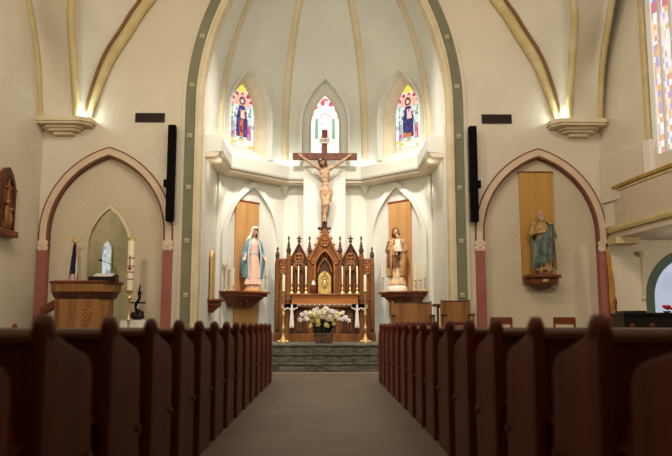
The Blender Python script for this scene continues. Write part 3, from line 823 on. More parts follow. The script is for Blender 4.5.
# ------------------------------------------------------------------ figures
def body(name, m, parent, fill, voxel=.007, sm=4):
    mb = MB(); fill(mb); o = mb.build(name, m, parent)
    r = o.modifiers.new('r', 'REMESH'); r.mode = 'VOXEL'; r.voxel_size = voxel; r.use_smooth_shade = True
    s = o.modifiers.new('s', 'SMOOTH'); s.iterations = sm; s.factor = .5
    par = o.parent; o.parent = None
    apply(o); o.parent = par
    for p in o.data.polygons: p.use_smooth = True
    return o
def head(mb, c, R, s=1., beard=False):
    def q(x, y, z): return V(c)+R @ (V((x, y, z))*s)
    def e(p, r): mb.ell(q(*p), tuple(a*s for a in r), R)
    e((0,.012,.03),(.076,.094,.092)); e((0,-.022,-.045),(.056,.066,.066)); e((0,-.062,-.088),(.026,.022,.020))
    mb.cap(q(0,-.083,.018), .010*s, q(0,-.106,-.024), .014*s)
    for k in (-1, 1):
        e((k*.030,-.076,.020),(.027,.016,.009)); e((k*.029,-.074,.0),(.014,.012,.009)); e((k*.04,-.058,-.03),(.024,.022,.02))
        e((k*.076,.012,-.008),(.010,.020,.032))
    e((0,-.080,-.056),(.024,.012,.007)); e((0,-.079,-.068),(.020,.011,.007))
def hand(mb, w, d, pn, lat, s=1., curl=.5):
    w = V(w); d = V(d).normalized(); pn = V(pn).normalized(); lat = V(lat).normalized()
    for k in range(4): mb.cap(w, .019*s, w+d*.085*s+lat*((k-1.5)*.0195*s), .0115*s)
    for k, L in enumerate((.066,.078,.074,.058)):
        b = w+d*.085*s+lat*((k-1.5)*.021*s); a = curl*.7
        m1 = b+(d*cos(a*.5)+pn*sin(a*.5))*L*.5*s; m2 = m1+(d*cos(a*1.6)+pn*sin(a*1.6))*L*.5*s
        mb.cap(b, .0095*s, m1, .0088*s); mb.cap(m1, .0088*s, m2, .0072*s)
    b = w+d*.03*s-lat*.028*s; m1 = b+(d*.6-lat*.7+pn*.25)*.04*s; m2 = m1+(d*.9-lat*.25+pn*.3)*.032*s
    mb.cap(b, .013*s, m1, .0105*s); mb.cap(m1, .0105*s, m2, .008*s)
def robe(mb, levels, folds, seg=72, a0=0, a1=2*pi, ph=0.):
    """levels: (z, cx, cy, rx, ry, amp); folds: list of (count, phase, weight). a0..a1 measured from the front (-y), counter-clockwise"""
    full = abs(a1-a0-2*pi) < 1e-3; rows = []
    zs = [l[0] for l in levels]
    n = 5; L = []
    for i in range(len(levels)-1):
        for j in range(n):
            t = j/n; t2 = t*t*(3-2*t); L.append([levels[i][q]+(levels[i+1][q]-levels[i][q])*(t if q == 0 else t2) for q in range(6)])
    L.append(list(levels[-1]))
    N = seg if full else seg+1
    for (z, cx, cy, rx, ry, am) in L:
        row = []
        for k in range(N):
            a = a0+(a1-a0)*k/seg
            r = 1+am*sum(w*sin(c*a+p+ .9*sin(z*3+c)) for c, p, w in folds)
            row.append(mb.v((cx+rx*r*sin(a), cy-ry*r*cos(a), z)))
        rows.append(row)
    for a, b in zip(rows, rows[1:]):
        for k in range(N if full else N-1): mb.f([a[k], a[(k+1) % N], b[(k+1) % N], b[k]])
    if full: mb.f(rows[0][::-1]); mb.f(rows[-1])
FOLD = [(9,.3,.5),(14,1.1,.4),(5,2.0,.4)]
def shell(o, t=.012):
    md = o.modifiers.new('thick', 'SOLIDIFY'); md.thickness = t; md.offset = 0; return o
def fixsharp(o): return o

def facet_place(sd, s, d, z):
    # s in metres from the back corner along X on the 45-degree wall, d off the wall
    return V((sd*(1.21+s)-sd*d*.7071, 21-s-d*.7071, z))
def rotof(sd): return -sd*pi/4

# wood panels and shelves on the angled walls
pnl = MB().box(-.405,.405,-.03,0,0,Z(203,20)-Z(325,20)).build('wall_panel', PANEL)
# --- left: woman in blue mantle
zsh = Z(291.5,19.6)
def wallpanel(sd, s, z0, z1, w, label, m=PANEL):
    t = thing('backing_panel', label, 'panel', facet_place(sd, s, .035, z0), rotof(sd), 'wooden panels behind the statues')
    MB().box(-w,w,-.025,.03,0,z1-z0).build('board', m, t)
    MB().box(-w-.02,w+.02,-.035,.03,z1-z0,z1-z0+.05).build('top_trim', SHELF, t)
    return t
bpy.data.objects.remove(pnl)
wallpanel(-1, .99, .56, Z(203,20.0), .41, 'tall tan wooden panel on the wall behind the statue in the blue mantle')
wallpanel(1, .93, 1.2, Z(202,20.0), .40, 'tall tan wooden panel on the wall behind the statue holding a child')
def shelf(sd, s, zt, L, d, label):
    t = thing('statue_shelf', label, 'shelf', facet_place(sd, s, .0, zt), rotof(sd), 'wall shelves for statues')
    MB().prism([(-L,-.07,-.06),(-L*.82,-d,-.06),(L*.82,-d,-.06),(L,-.07,-.06)], (0,0,.06)).build('top', SHELF, t, bevel=.012)
    mb = MB(); mb.prism([(-L*.94,-.07,-.14),(-L*.76,-d*.9,-.14),(L*.76,-d*.9,-.14),(L*.94,-.07,-.14)], (0,0,.08))
    mb.hexa([(-L*.55,-.07,-.42),(L*.55,-.07,-.42),(L*.45,-d*.3,-.42),(-L*.45,-d*.3,-.42)][::-1], [(-L*.86,-.07,-.14),(L*.86,-.07,-.14),(L*.7,-d*.8,-.14),(-L*.7,-d*.8,-.14)][::-1])
    mb.build('bracket', SHELF, t, bevel=.01)
    mb = MB(); mb.ell((0,-d*.55,-.26),(.09,.12,.13)); 
    for q in (-1,1): mb.tube([(q*.1,-d*.6,-.2),(q*.25,-d*.62,-.28),(q*.36,-d*.5,-.2)], .03, 6)
    mb.build('carving', OAKD, t, smooth=True)
    return t
shelf(-1, 1.15, zsh, .74, .62, 'carved brown wall shelf carrying the statue in the blue mantle')
shelf(1, 1.12, zsh, .72, .62, 'carved brown wall shelf carrying the statue holding a child')

def mary():
    t = thing('statue', 'painted statue of a veiled woman in a blue mantle with lowered open hands', 'statue', facet_place(-1, 1.03, .40, zsh), .36)
    H = Z(227,19.7)-zsh; k = H/1.80
    MB().lathe([(.25,0),(.25,.04),(.22,.07),(.21,.10)], seg=20, sx=k, sy=.85*k).build('plinth', PANEL, t, smooth=True)
    MB().ell((0,0,.11*k),(.20*k,.17*k,.10*k)).build('globe', PINKW, t, smooth=True)
    z0 = .17
    def fb(mb):
        R = Mx.Rotation(.28,3,'X') @ Mx.Rotation(-.0,3,'Y'); R = Mx.Rotation(.25,3,'Z') @ R
        head(mb, V((.015,-.05,1.66))*k, R, k*1.0)
        mb.cap(V((0,.0,1.42))*k, .05*k, V((.01,-.02,1.58))*k, .047*k)
        mb.ell(V((0,0,1.30))*k, (.17*k,.10*k,.16*k)); mb.ell(V((0,0,1.0))*k, (.13*k,.10*k,.22*k)); mb.ell(V((0,0,.75))*k, (.14*k,.11*k,.25*k))
        for q in (-1, 1):
            sh = V((q*.17,0,1.40))*k; el = V((q*.22,.0,1.12))*k; wr = V((q*.26,-.15,.95))*k
            mb.cap(sh,.052*k,el,.042*k); mb.cap(el,.042*k,wr,.027*k)
            hand(mb, wr, (q*.35,-.45,-.75), (0,-1,.2), (q*-.7,-.3,.0), k*.95, .3)
            mb.cap(V((q*.07,0,.7))*k,.08*k,V((q*.07,-.01,.22))*k,.05*k); mb.ell(V((q*.07,-.1,.20))*k,(.035*k,.08*k,.03*k))
    body('figure', FLESHL, t, fb, .0075)
    mb = MB()
    robe(mb, [(z*k,0,0,rx*k,ry*k,a) for z, rx, ry, a in ((.19,.235,.20,.10),(.35,.205,.175,.11),(.75,.175,.15,.10),(1.02,.145,.125,.06),(1.10,.15,.125,.05),(1.30,.18,.13,.03),(1.42,.13,.09,.0),(1.47,.06,.06,.0))], FOLD)
    gn = mb.build('gown', PINKW, t, smooth=True, ang=80)
    mb = MB(); robe(mb, [(1.03*k,0,0,.155*k,.135*k,.02),(1.08*k,0,0,.158*k,.135*k,.02)], FOLD, 48); mb.build('belt', BLUEIN, gn, smooth=True)
    mb = MB()
    robe(mb, [(z*k,0,cy*k,rx*k,ry*k,a) for z, cy, rx, ry, a in ((.36,.05,.27,.20,.12),(.55,.04,.30,.20,.12),(.80,.02,.325,.21,.10),(.98,.0,.32,.20,.08),(1.12,.0,.29,.18,.05),(1.30,.0,.245,.155,.03),(1.42,.0,.19,.12,.01),(1.47,.01,.12,.10,.0))], FOLD, 72, .58, 2*pi-.58)
    mn = shell(mb.build('mantle', BLUE, t, smooth=True, ang=80), .014)
    mb = MB()
    for q in (-1, 1):
        pts = []
        for z, cy, rx, ry in ((.36,.05,.27,.20),(.55,.04,.30,.20),(.80,.02,.325,.21),(.98,.0,.32,.20),(1.12,.0,.29,.18),(1.30,.0,.245,.155),(1.42,.0,.19,.12)):
            pts.append(V((q*rx*sin(.58), cy-ry*cos(.58), z))*k)
        mb.tube(spline(pts, 20), .022*k, 6)
    mb.build('mantle_edge', BLUEIN, mn, smooth=True)
    mb = MB()
    Rh = Mx.Rotation(.25,3,'Z') @ Mx.Rotation(.28,3,'X')
    robe(mb, [(z,0,cy,rx,ry,.03) for z, cy, rx, ry in ((-.24,.05,.17,.13),(-.12,.03,.115,.115),(.0,.012,.096,.112),(.07,.012,.088,.108),(.115,.012,.06,.075),(.135,.012,.01,.015))], FOLD, 48, .80, 2*pi-.80)
    v_ = shell(mb.build('veil', VEILM, t, smooth=True, ang=80), .012)
    v_.location = V((.015,-.05,1.66))*k; v_.scale = (k,k,k); v_.rotation_euler = Rh.to_euler()
    mb = MB(); mb.ell((0,-.02,.115),(.085,.10,.035)); c_ = mb.build('veil_crown', VEILM, t, smooth=True); c_.location = v_.location; c_.scale = (k,k,k); c_.rotation_euler = v_.rotation_euler
mary()

def joseph():
    t = thing('statue', 'painted statue of a bearded figure in a golden brown cloak holding a child', 'statue', facet_place(1, 1.07, .42, zsh), -.30)
    H = Z(228,19.7)-zsh; k = H/1.86
    MB().lathe([(.29,0),(.29,.10),(.26,.13),(.25,.16)], seg=20, sx=k, sy=.85*k).build('plinth', VEILM, t, smooth=True)
    def fb(mb):
        R = Mx.Rotation(.30,3,'Z') @ Mx.Rotation(.18,3,'X')
        head(mb, V((-.03,-.03,1.73))*k, R, k*1.02)
        mb.cap(V((0,.0,1.48))*k, .055*k, V((-.02,-.0,1.64))*k, .05*k)
        mb.ell(V((0,0,1.36))*k, (.19*k,.11*k,.17*k)); mb.ell(V((0,0,1.05))*k, (.14*k,.11*k,.24*k)); mb.ell(V((0,0,.78))*k, (.15*k,.11*k,.25*k))
        for q, el, wr, d in ((-1,(-.255,.0,1.18),(-.10,-.20,1.10),(.9,-.3,.1)),(1,(.255,.0,1.20),(.12,-.24,1.16),(-.8,-.3,.3))):
            sh = V((q*.20,0,1.46))*k; el = V(el)*k; wr = V(wr)*k
            mb.cap(sh,.06*k,el,.048*k); mb.cap(el,.046*k,wr,.030*k)
            hand(mb, wr, d, (0,-.4,.9), (0,.5*q,.8), k, .6)
            mb.cap(V((q*.08,0,.75))*k,.09*k,V((q*.08,-.01,.24))*k,.05*k); mb.ell(V((q*.09,-.12,.20))*k,(.04*k,.09*k,.035*k))
    f_ = body('figure', FLESH, t, fb, .0075)
    mb = MB()
    robe(mb, [(z*k,0,0,rx*k,ry*k,a) for z, rx, ry, a in ((.19,.25,.20,.11),(.40,.215,.18,.12),(.80,.19,.16,.10),(1.08,.165,.14,.06),(1.35,.21,.14,.03),(1.48,.15,.10,.0),(1.53,.065,.065,.0))], FOLD)
    mb.build('tunic', IVORYR, t, smooth=True, ang=80)
    mb = MB()
    robe(mb, [(z*k,cx*k,cy*k,rx*k,ry*k,a) for z, cx, cy, rx, ry, a in ((.42,-.02,.02,.255,.21,.13),(.65,-.02,.0,.265,.22,.13),(.95,-.01,-.01,.27,.22,.11),(1.15,0,-.01,.28,.20,.08),(1.34,0,0,.255,.165,.04),(1.46,0,0,.22,.13,.02),(1.53,0,.01,.11,.09,0))], FOLD, 72, .55, 2*pi-.30)
    shell(mb.build('cloak', BROWNR, t, smooth=True, ang=80), .016)
    mb = MB()
    robe(mb, [(z*k,-.05*k,-.02*k,rx*k,ry*k,a) for z, rx, ry, a in ((.72,.24,.21,.14),(.9,.25,.215,.12),(1.02,.25,.20,.08),(1.08,.23,.18,.05))], [(7,.3,.6),(11,.6,.5)], 60)
    mb.build('sash_drape', DKBROWNR, t, smooth=True, ang=80)
    for q in (-1, 1):
        mb = MB()
        mb.tube([V((q*.20,0,1.46))*k, V((q*.26,0,1.20))*k, V((q*.18,-.15,1.13))*k], [.08*k,.085*k,.07*k], 12)
        mb.ell(V((q*.26,.0,1.19))*k,.088*k); mb.build('sleeve', DKBROWNR if q < 0 else BROWNR, t, smooth=True)
    hp = V((-.03,-.03,1.73))*k; Rh = Mx.Rotation(.30,3,'Z') @ Mx.Rotation(.18,3,'X')
    def fh(mb):
        q = lambda x,y,z: hp+Rh @ (V((x,y,z))*k)
        mb.ell(q(0,.03,.055),(.092*k,.098*k,.09*k),Rh)
        for s in (-1,1): mb.cap(q(s*.08,.03,.03),.034*k,q(s*.075,.05,-.13),.04*k)
        mb.cap(q(0,.08,0),.06*k,q(0,.07,-.14),.05*k)
    body('hair', HAIR, f_, fh, .009, 3)
    def fbd(mb):
        q = lambda x,y,z: hp+Rh @ (V((x,y,z))*k)
        mb.ell(q(0,-.06,-.10),(.05*k,.035*k,.055*k),Rh); mb.cap(q(0,-.065,-.10),.035*k,q(0,-.075,-.18),.015*k)
        for s in (-1,1): mb.cap(q(s*.065,-.01,-.04),.014*k,q(s*.04,-.055,-.09),.024*k)
    body('beard', HAIR, f_, fbd, .008, 3)
    # child
    def fc(mb):
        c = .55
        R = Mx.Rotation(-.3,3,'Z')
        head(mb, V((.075,-.20,1.60))*k, R, k*.78)
        mb.ell(V((.08,-.19,1.40))*k,(.085*k,.07*k,.12*k)); mb.cap(V((.08,-.19,1.45))*k,.035*k,V((.077,-.195,1.54))*k,.032*k)
        for q in (-1,1):
            mb.cap(V((.08+q*.07,-.19,1.46))*k,.032*k,V((.08+q*.13,-.22,1.38))*k,.026*k); mb.cap(V((.08+q*.13,-.22,1.38))*k,.026*k,V((.08+q*.10,-.28,1.42))*k,.019*k)
            hand(mb, V((.08+q*.10,-.28,1.42))*k, (q*-.2,-.6,.6), (0,-.5,-.8), (1,0,0), k*.55, .4)
            mb.cap(V((.06+q*.04,-.21,1.32))*k,.05*k,V((.02+q*.05,-.30,1.22))*k,.036*k); mb.cap(V((.02+q*.05,-.30,1.22))*k,.036*k,V((.0+q*.04,-.27,1.06))*k,.024*k)
            mb.ell(V((.0+q*.04,-.30,1.04))*k,(.022*k,.04*k,.018*k))
    ch_ = body('child_figure', FLESHL, t, fc, .007)
    mb = MB(); robe(mb, [(z*k,.07*k,-.2*k,rx*k,ry*k,a) for z, rx, ry, a in ((1.14,.13,.135,.08),(1.28,.115,.12,.07),(1.42,.098,.085,.03),(1.50,.055,.05,0))], FOLD, 48); mb.build('child_gown', VEILM, ch_, smooth=True, ang=80)
    mb = MB(); mb.ell(V((.078,-.185,1.635))*k,(.070*k,.078*k,.066*k)); mb.build('child_hair', HAIR, ch_, smooth=True)
joseph()

# --- right arch: statue in teal mantle on bracket before a mustard panel
ZP = Z(278.5,16.85)
bp = thing('backing_panel', 'tall mustard panel hung in the right side arch behind the teal robed statue', 'panel', (X(537.5,240,16.92), 16.93, Z(283,16.92)), 0, 'wooden panels behind the statues')
hp_ = Z(172.5,16.9)-Z(283,16.92)
MB().box(-.40,.40,-.05,.0,0,hp_).build('board', GOLDPANEL, bp)
MB().box(-.42,.42,-.06,.0,hp_,hp_+.04).build('top_trim', SHELF, bp)
sh = thing('statue_shelf', 'small carved bracket shelf under the teal robed statue', 'shelf', (X(544,275,16.6), 16.92, Z(274.5,16.6)), 0, 'wall shelves for statues')
MB().prism([(-.42,-.052,-.07),(-.42,-.30,-.07),(-.28,-.50,-.07),(.28,-.50,-.07),(.42,-.30,-.07),(.42,-.052,-.07)], (0,0,.07)).build('top', SHELF, sh, bevel=.012)
mb = MB(); mb.prism([(-.36,-.052,-.20),(-.36,-.26,-.20),(-.25,-.42,-.20),(.25,-.42,-.20),(.36,-.26,-.20),(.36,-.052,-.20)], (0,0,.13))
mb.hexa([(-.18,-.052,-.32),(-.14,-.16,-.32),(.14,-.16,-.32),(.18,-.052,-.32)],[(-.32,-.052,-.20),(-.25,-.36,-.20),(.25,-.36,-.20),(.32,-.052,-.20)]); mb.build('bracket', SHELF, sh, bevel=.01)
MB().box(-.06,.06,-.43,-.415,-.17,-.10).build('plate', GOLD, sh)
def jude():
    t = thing('statue', 'painted statue of a white haired figure in a teal mantle over an ochre tunic', 'statue', (X(544,274,16.6), 16.62, Z(274.5,16.6)))
    H = Z(209.5,16.6)-Z(274.5,16.6); k = H/1.80
    MB().lathe([(.24,0),(.24,.05),(.22,.06)], seg=16, sx=k, sy=.85*k).build('plinth', DKBROWNR, t, smooth=True)
    def fb(mb):
        R = Mx.Rotation(-.15,3,'Z') @ Mx.Rotation(.08,3,'X')
        head(mb, V((-.02,-.02,1.66))*k, R, k*1.04)
        mb.cap(V((0,.0,1.42))*k, .055*k, V((-.015,-.0,1.58))*k, .05*k)
        mb.ell(V((0,0,1.30))*k, (.20*k,.115*k,.17*k)); mb.ell(V((0,0,1.0))*k, (.15*k,.12*k,.24*k)); mb.ell(V((0,0,.75))*k, (.16*k,.12*k,.25*k))
        for q, el, wr, d in ((-1,(-.30,.0,1.13),(-.10,-.20,1.16),(.9,-.2,.3)),(1,(.32,.0,1.10),(.26,-.22,.98),(-.3,-.8,-.3))):
            sh_ = V((q*.21,0,1.40))*k; el = V(el)*k; wr = V(wr)*k
            mb.cap(sh_,.062*k,el,.05*k); mb.cap(el,.048*k,wr,.031*k)
            hand(mb, wr, d, (0,.5,-.3), (0,.2,1) if q < 0 else (0,-.2,1), k, .7)
            mb.cap(V((q*.09,0,.7))*k,.09*k,V((q*.09,-.01,.14))*k,.05*k); mb.ell(V((q*.10,-.12,.09))*k,(.042*k,.10*k,.035*k))
    f_ = body('figure', FLESH, t, fb, .0075)
    mb = MB(); robe(mb, [(z*k,0,0,rx*k,ry*k,a) for z, rx, ry, a in ((.12,.245,.19,.12),(.35,.215,.18,.12),(.75,.19,.16,.08),(1.05,.175,.15,.06),(1.30,.22,.15,.04),(1.42,.16,.11,.02),(1.47,.07,.07,0))], FOLD)
    mb.build('tunic', OCHRE, t, smooth=True, ang=80)
    mb = MB()
    robe(mb, [(z*k,cx*k,cy*k,rx*k,ry*k,a) for z, cx, cy, rx, ry, a in ((.26,-.05,.01,.23,.19,.2),(.45,-.04,-.01,.245,.22,.18),(.75,-.02,-.02,.255,.23,.15),(1.0,.0,-.02,.25,.22,.08),(1.12,.0,-.01,.25,.20,.05))], FOLD, 72, -pi*.62, pi*.42)
    for v in mb.b.verts: v.co.z += .75*v.co.x*min(1, v.co.z/(.5*k))
    shell(mb.build('mantle', TEAL, t, smooth=True, ang=80), .016)
    mb = MB()
    robe(mb, [(z*k,cx*k,cy*k,rx*k,ry*k,a) for z, cx, cy, rx, ry, a in ((.20,.02,.05,.25,.19,.13),(.6,.02,.03,.27,.2,.12),(.95,.02,.02,.29,.19,.09),(1.15,.02,.0,.285,.18,.06),(1.30,.01,.0,.27,.165,.04),(1.42,.0,.0,.20,.13,.01),(1.47,0,.01,.12,.10,0))], FOLD, 72, .62, 2*pi-1.5)
    shell(mb.build('back_mantle', TEAL, t, smooth=True, ang=80), .016)
    for q in (-1, 1):
        mb = MB(); el = (-.30,.0,1.13) if q < 0 else (.32,.0,1.10); wr = (-.15,-.16,1.155) if q < 0 else (.275,-.17,1.0)
        mb.tube([V((q*.22,0,1.40))*k, V(el)*k, V(wr)*k], [.085*k,.09*k,.065*k], 12); mb.ell(V(el)*k,.09*k); mb.build('sleeve', OCHRE if q < 0 else TEAL, t, smooth=True)
    hp = V((-.02,-.02,1.66))*k; Rh = Mx.Rotation(-.15,3,'Z') @ Mx.Rotation(.08,3,'X')
    def fh(mb):
        q = lambda x,y,z: hp+Rh @ (V((x,y,z))*k)
        mb.ell(q(0,.04,.045),(.090*k,.095*k,.085*k),Rh); mb.cap(q(0,.08,0),.06*k,q(0,.07,-.09),.05*k)
        for s in (-1,1): mb.cap(q(s*.08,.03,.02),.028*k,q(s*.075,.03,-.06),.025*k)
    body('hair', GREYHAIR, f_, fh, .009, 3)
    def fbd(mb):
        q = lambda x,y,z: hp+Rh @ (V((x,y,z))*k)
        mb.ell(q(0,-.065,-.10),(.055*k,.035*k,.05*k),Rh); mb.cap(q(0,-.07,-.10),.038*k,q(0,-.08,-.17),.018*k)
        for s in (-1,1): mb.cap(q(s*.066,-.01,-.04),.016*k,q(s*.04,-.06,-.09),.026*k)
    body('beard', GREYHAIR, f_, fbd, .008, 3)
    MB().tube([V((.27,-.26,.12))*k, V((.22,-.28,1.30))*k], .016*k, 8).build('staff', OAKD, t, smooth=True)
jude()

# ------------------------------------------------------------------ crucifix
DX = 20.33
def crucifix():
    zb = Z(229,DX); t = thing('crucifix', 'large wooden crucifix with a pale carved figure, rising above the altar screen', 'crucifix', (X(324.4,200,DX), DX, zb))
    hz = lambda y: Z(y,DX)-zb
    MB().box(-.082,.082,-.05,.05,hz(262.2),hz(130)).build('post', CROSSW, t, bevel=.008)
    MB().box(-.92,.94,-.045,.045,hz(160),hz(153.2)).build('crossbeam', CROSSW, t, bevel=.008)
    MB().box(-.13,.13,-.05,.05,hz(230),hz(227.4)).ell((-.15,0,hz(228.4)),.045).ell((.15,0,hz(228.4)),.045).build('base_block', OAKD, t, bevel=.006)
    pq = MB().box(-.155,.155,-.085,-.05,hz(144),hz(138.6)).build('title_plaque', VEILM, t, bevel=.006)
    cu = bpy.data.curves.new('txt','FONT'); cu.body = 'INRI'; cu.size = .13; cu.extrude = .003; cu.align_x = 'CENTER'; cu.align_y = 'CENTER'
    to = bpy.data.objects.new('inscription', cu); COL.objects.link(to)
    dg = bpy.context.evaluated_depsgraph_get(); me = bpy.data.meshes.new_from_object(to.evaluated_get(dg)); bpy.data.objects.remove(to)
    me.materials.clear(); me.materials.append(CROSSW)
    to = bpy.data.objects.new('inscription', me); COL.objects.link(to); to.parent = pq
    to.location = (0,-.087,(hz(144)+hz(138.6))/2); to.rotation_euler = (pi/2,0,0)
    # figure: pixel-derived heights
    F = lambda px, y, d: V(((px-323.9)*.0288, -d, hz(y)))
    def fb(mb):
        Rh = Mx.Rotation(.10,3,'Z') @ Mx.Rotation(.40,3,'Y') @ Mx.Rotation(.38,3,'X')
        Rh = Mx.Rotation(-.38,3,'Y') @ Mx.Rotation(-.25,3,'Z') @ Mx.Rotation(.42,3,'X')
        hc = F(321.2,163.2,.22)
        head(mb, hc, Rh, 1.02)
        neck = F(323.2,168.3,.11)
        mb.cap(F(324,170.5,.09),.062,neck,.055); mb.cap(neck,.055,hc+V((.02,.03,-.05)),.05)
        mb.ell(F(324.2,172.5,.10),(.155,.10,.13)); mb.ell(F(324.3,176.5,.10),(.145,.095,.13))
        mb.ell(F(324.3,180.5,.09),(.118,.08,.13)); mb.ell(F(324.5,185.5,.09),(.105,.075,.12)); mb.ell(F(325,190.5,.10),(.135,.09,.12)); mb.ell(F(325,193.5,.10),(.14,.095,.10))
        for q in (-1,1):   # chest, ribs
            mb.ell(F(324.2+q*2.3,173.8,.165),(.07,.035,.055)); mb.ell(F(324.3+q*1.9,178.6,.15),(.055,.03,.03)); mb.ell(F(324.3+q*2.4,180.2,.12),(.06,.04,.02))
        for q, shx, elx, wrx in ((-1,317.9,309.5,301.7),(1,330.6,339.0,347.2)):
            sh = F(shx,168.6,.09); el = F(elx,163.6,.10); wr = F(wrx,157.6,.08)
            mb.cap(F(324.3+q*2.5,170.2,.09),.075,sh,.066); mb.cap(sh,.062,el,.043); mb.ell(sh.lerp(el,.45)+V((0,-.005,-.005)),(.075,.048,.05),Mx.Rotation(q*-.32,3,'Y'))
            mb.cap(el,.043,el.lerp(wr,.35),.045); mb.cap(el.lerp(wr,.35),.044,wr,.027)
            d = (wr-el).normalized(); hand(mb, wr, d, (0,-1,.2), V((0,-1,0)).cross(d)*q*-1, .98, .8)
        # legs, knees slightly bent toward the right, feet crossed
        for q, hx, kx, ky, fx in ((-1,322.6,323.9,206,323.4),(1,327.3,326.8,205.2,324.6)):
            hp = F(hx,194.5,.10); kn = F(kx,ky,.20 if q > 0 else .185); an = F(fx,216.2,.12 if q < 0 else .17)
            mb.cap(hp,.092,hp.lerp(kn,.45),.082); mb.cap(hp.lerp(kn,.45),.082,kn,.056); mb.ell(kn+V((0,-.012,0)),(.05,.05,.06))
            calf = kn.lerp(an,.33)+V((0,.02,0)); mb.cap(kn,.054,calf,.058); mb.cap(calf,.056,an,.034)
            toe = an+V((.01*q,-.06,-.15)); mb.cap(an,.036,toe,.028); mb.ell(an.lerp(toe,.6),(.042,.035,.07)); mb.ell(an+V((0,.03,-.02)),.035)
            for k in range(5): mb.cap(toe+V(((k-2)*.016,.0,0)),.010,toe+V(((k-2)*.017,-.012,-.03)),.008)
    co = body('corpus', CORPUS, t, fb, .0075, 3)
    mb = MB()
    hz0, hz1 = hz(196.3), hz(190)
    robe(mb, [(hz0,.03,-.10,.145,.11,.10),(hz0+.05,.025,-.10,.15,.115,.10),(hz0+.13,.02,-.10,.148,.112,.08),(hz1,.012,-.095,.130,.102,.04)], [(8,.4,.5),(13,1.,.4)], 60)
    lc = mb.build('loincloth', LOIN, co, smooth=True, ang=80)
    mb = MB(); mb.tube(spline([V((.15,-.13,hz1-.03)),V((.19,-.13,hz1-.12)),V((.17,-.12,hz1-.25)),V((.19,-.12,hz1-.36))],14), [.05-.0022*k for k in range(15)], 8, 1.5); mb.build('cloth_knot', LOIN, lc, smooth=True)
    hc = F(321.2,163.2,.22); Rh = Mx.Rotation(-.38,3,'Y') @ Mx.Rotation(-.25,3,'Z') @ Mx.Rotation(.42,3,'X')
    def fh(mb):
        q = lambda x,y,z: hc+Rh @ V((x,y,z))
        mb.ell(q(0,.03,.055),(.092,.098,.088),Rh)
        for s in (-1,1): mb.cap(q(s*.082,.02,.03),.032,q(s*.085,.0,-.15),.026)
        mb.cap(q(0,.08,0),.06,q(0,.06,-.13),.05)
    body('hair', HAIR, co, fh, .009, 3)
    def fbd(mb):
        q = lambda x,y,z: hc+Rh @ V((x,y,z))
        mb.ell(q(0,-.06,-.10),(.045,.03,.04),Rh); mb.cap(q(0,-.07,-.10),.028,q(0,-.075,-.15),.014)
        for s in (-1,1): mb.cap(q(s*.065,-.01,-.04),.013,q(s*.035,-.06,-.09),.02)
    body('beard', HAIR, co, fbd, .008, 3)
    mb = MB()
    for j in range(3):
        mb.tube([hc+Rh @ V((.094*cos(a),.012+.106*sin(a),.06+.012*sin(5*a+j*2))) for a in [2*pi*i/24 for i in range(25)]], .009, 5)
    mb.build('thorn_crown', OAKD, co, smooth=True)
crucifix()

# ------------------------------------------------------------------ candles on the side shelves
def shelf_candle(px, sd, yd, ht, hb, label, cup=False):
    D = yd
    t = thing('candlestick', label, 'candlestick', (X(px,290,D), D, zsh), 0, 'small candles on the statue shelves')
    MB().lathe([(.05,0),(.05,.012),(.016,.04),(.014,hb*.6),(.024,hb*.65),(.014,hb*.72),(.014,hb*.92),(.04,hb),(.03,hb+.01)], seg=12).build('holder', GOLD, t, smooth=True)
    if cup:
        MB().lathe([(.03,0),(.055,.05),(.06,.12),(.05,.12)], z0=hb, seg=12).build('cup', WHITE, t, smooth=True)
        MB().lathe([(.022,0),(.022,ht),(.01,ht+.01)], z0=hb+.1, seg=10).build('candle', WAX, t, smooth=True)
    else: MB().lathe([(.022,0),(.022,ht),(.01,ht+.01)], z0=hb, seg=10).build('candle', WAX, t, smooth=True)
shelf_candle(224.5, -1, 19.30, .18, .62, 'tall candle with white glass cup, leftmost on the shelf of the blue mantled statue', True)
shelf_candle(229.3, -1, 19.42, .30, .58, 'white candle in brass holder on the blue mantled statue shelf, right of the cupped candle')
shelf_candle(233.2, -1, 19.25, .42, .16, 'short brass holder with white candle close to the left of the blue mantled statue')
shelf_candle(265.2, -1, 19.85, .40, .42, 'white candle in brass holder right of the blue mantled statue')
shelf_candle(383.0, 1, 19.85, .42, .40, 'white candle in brass holder left of the statue holding a child')
shelf_candle(415.5, 1, 19.48, .42, .30, 'white candle right next to the statue holding a child')
shelf_candle(420.2, 1, 19.35, .46, .30, 'white candle in the middle of the three right of the statue holding a child')
shelf_candle(424.6, 1, 19.25, .36, .34, 'rightmost white candle on the shelf of the statue holding a child')
# small shelf and framed panel on the left chancel wall
ss = thing('wall_bracket', 'small red brown wall bracket at the left edge of the chancel', 'bracket', (-2.92, 18.35, Z(299,18.1)), pi/2, None)
MB().prism([(-.28,-.07,-.06),(-.2,-.34,-.06),(.2,-.34,-.06),(.28,-.07,-.06)],(0,0,.06)).box(-.28,.28,-.07,-.0,-.06,0).build('top', SHELF, ss, bevel=.01)
mb = MB(); mb.prism([(-.22,-.0,-.18),(-.17,-.28,-.18),(.17,-.28,-.18),(.22,-.0,-.18)],(0,0,.12)); mb.hexa([(-.1,0,-.34),(-.08,-.1,-.34),(.08,-.1,-.34),(.1,0,-.34)],[(-.2,0,-.18),(-.15,-.25,-.18),(.15,-.25,-.18),(.2,0,-.18)]); mb.build('bracket', SHELF, ss, bevel=.01)
fr = thing('framed_relief', 'narrow gilt framed panel standing on the small bracket at the chancel left edge', 'panel', (-2.90, 18.35, Z(299,18.1)), pi/2)
hr = Z(249,18.1)-Z(299,18.1)
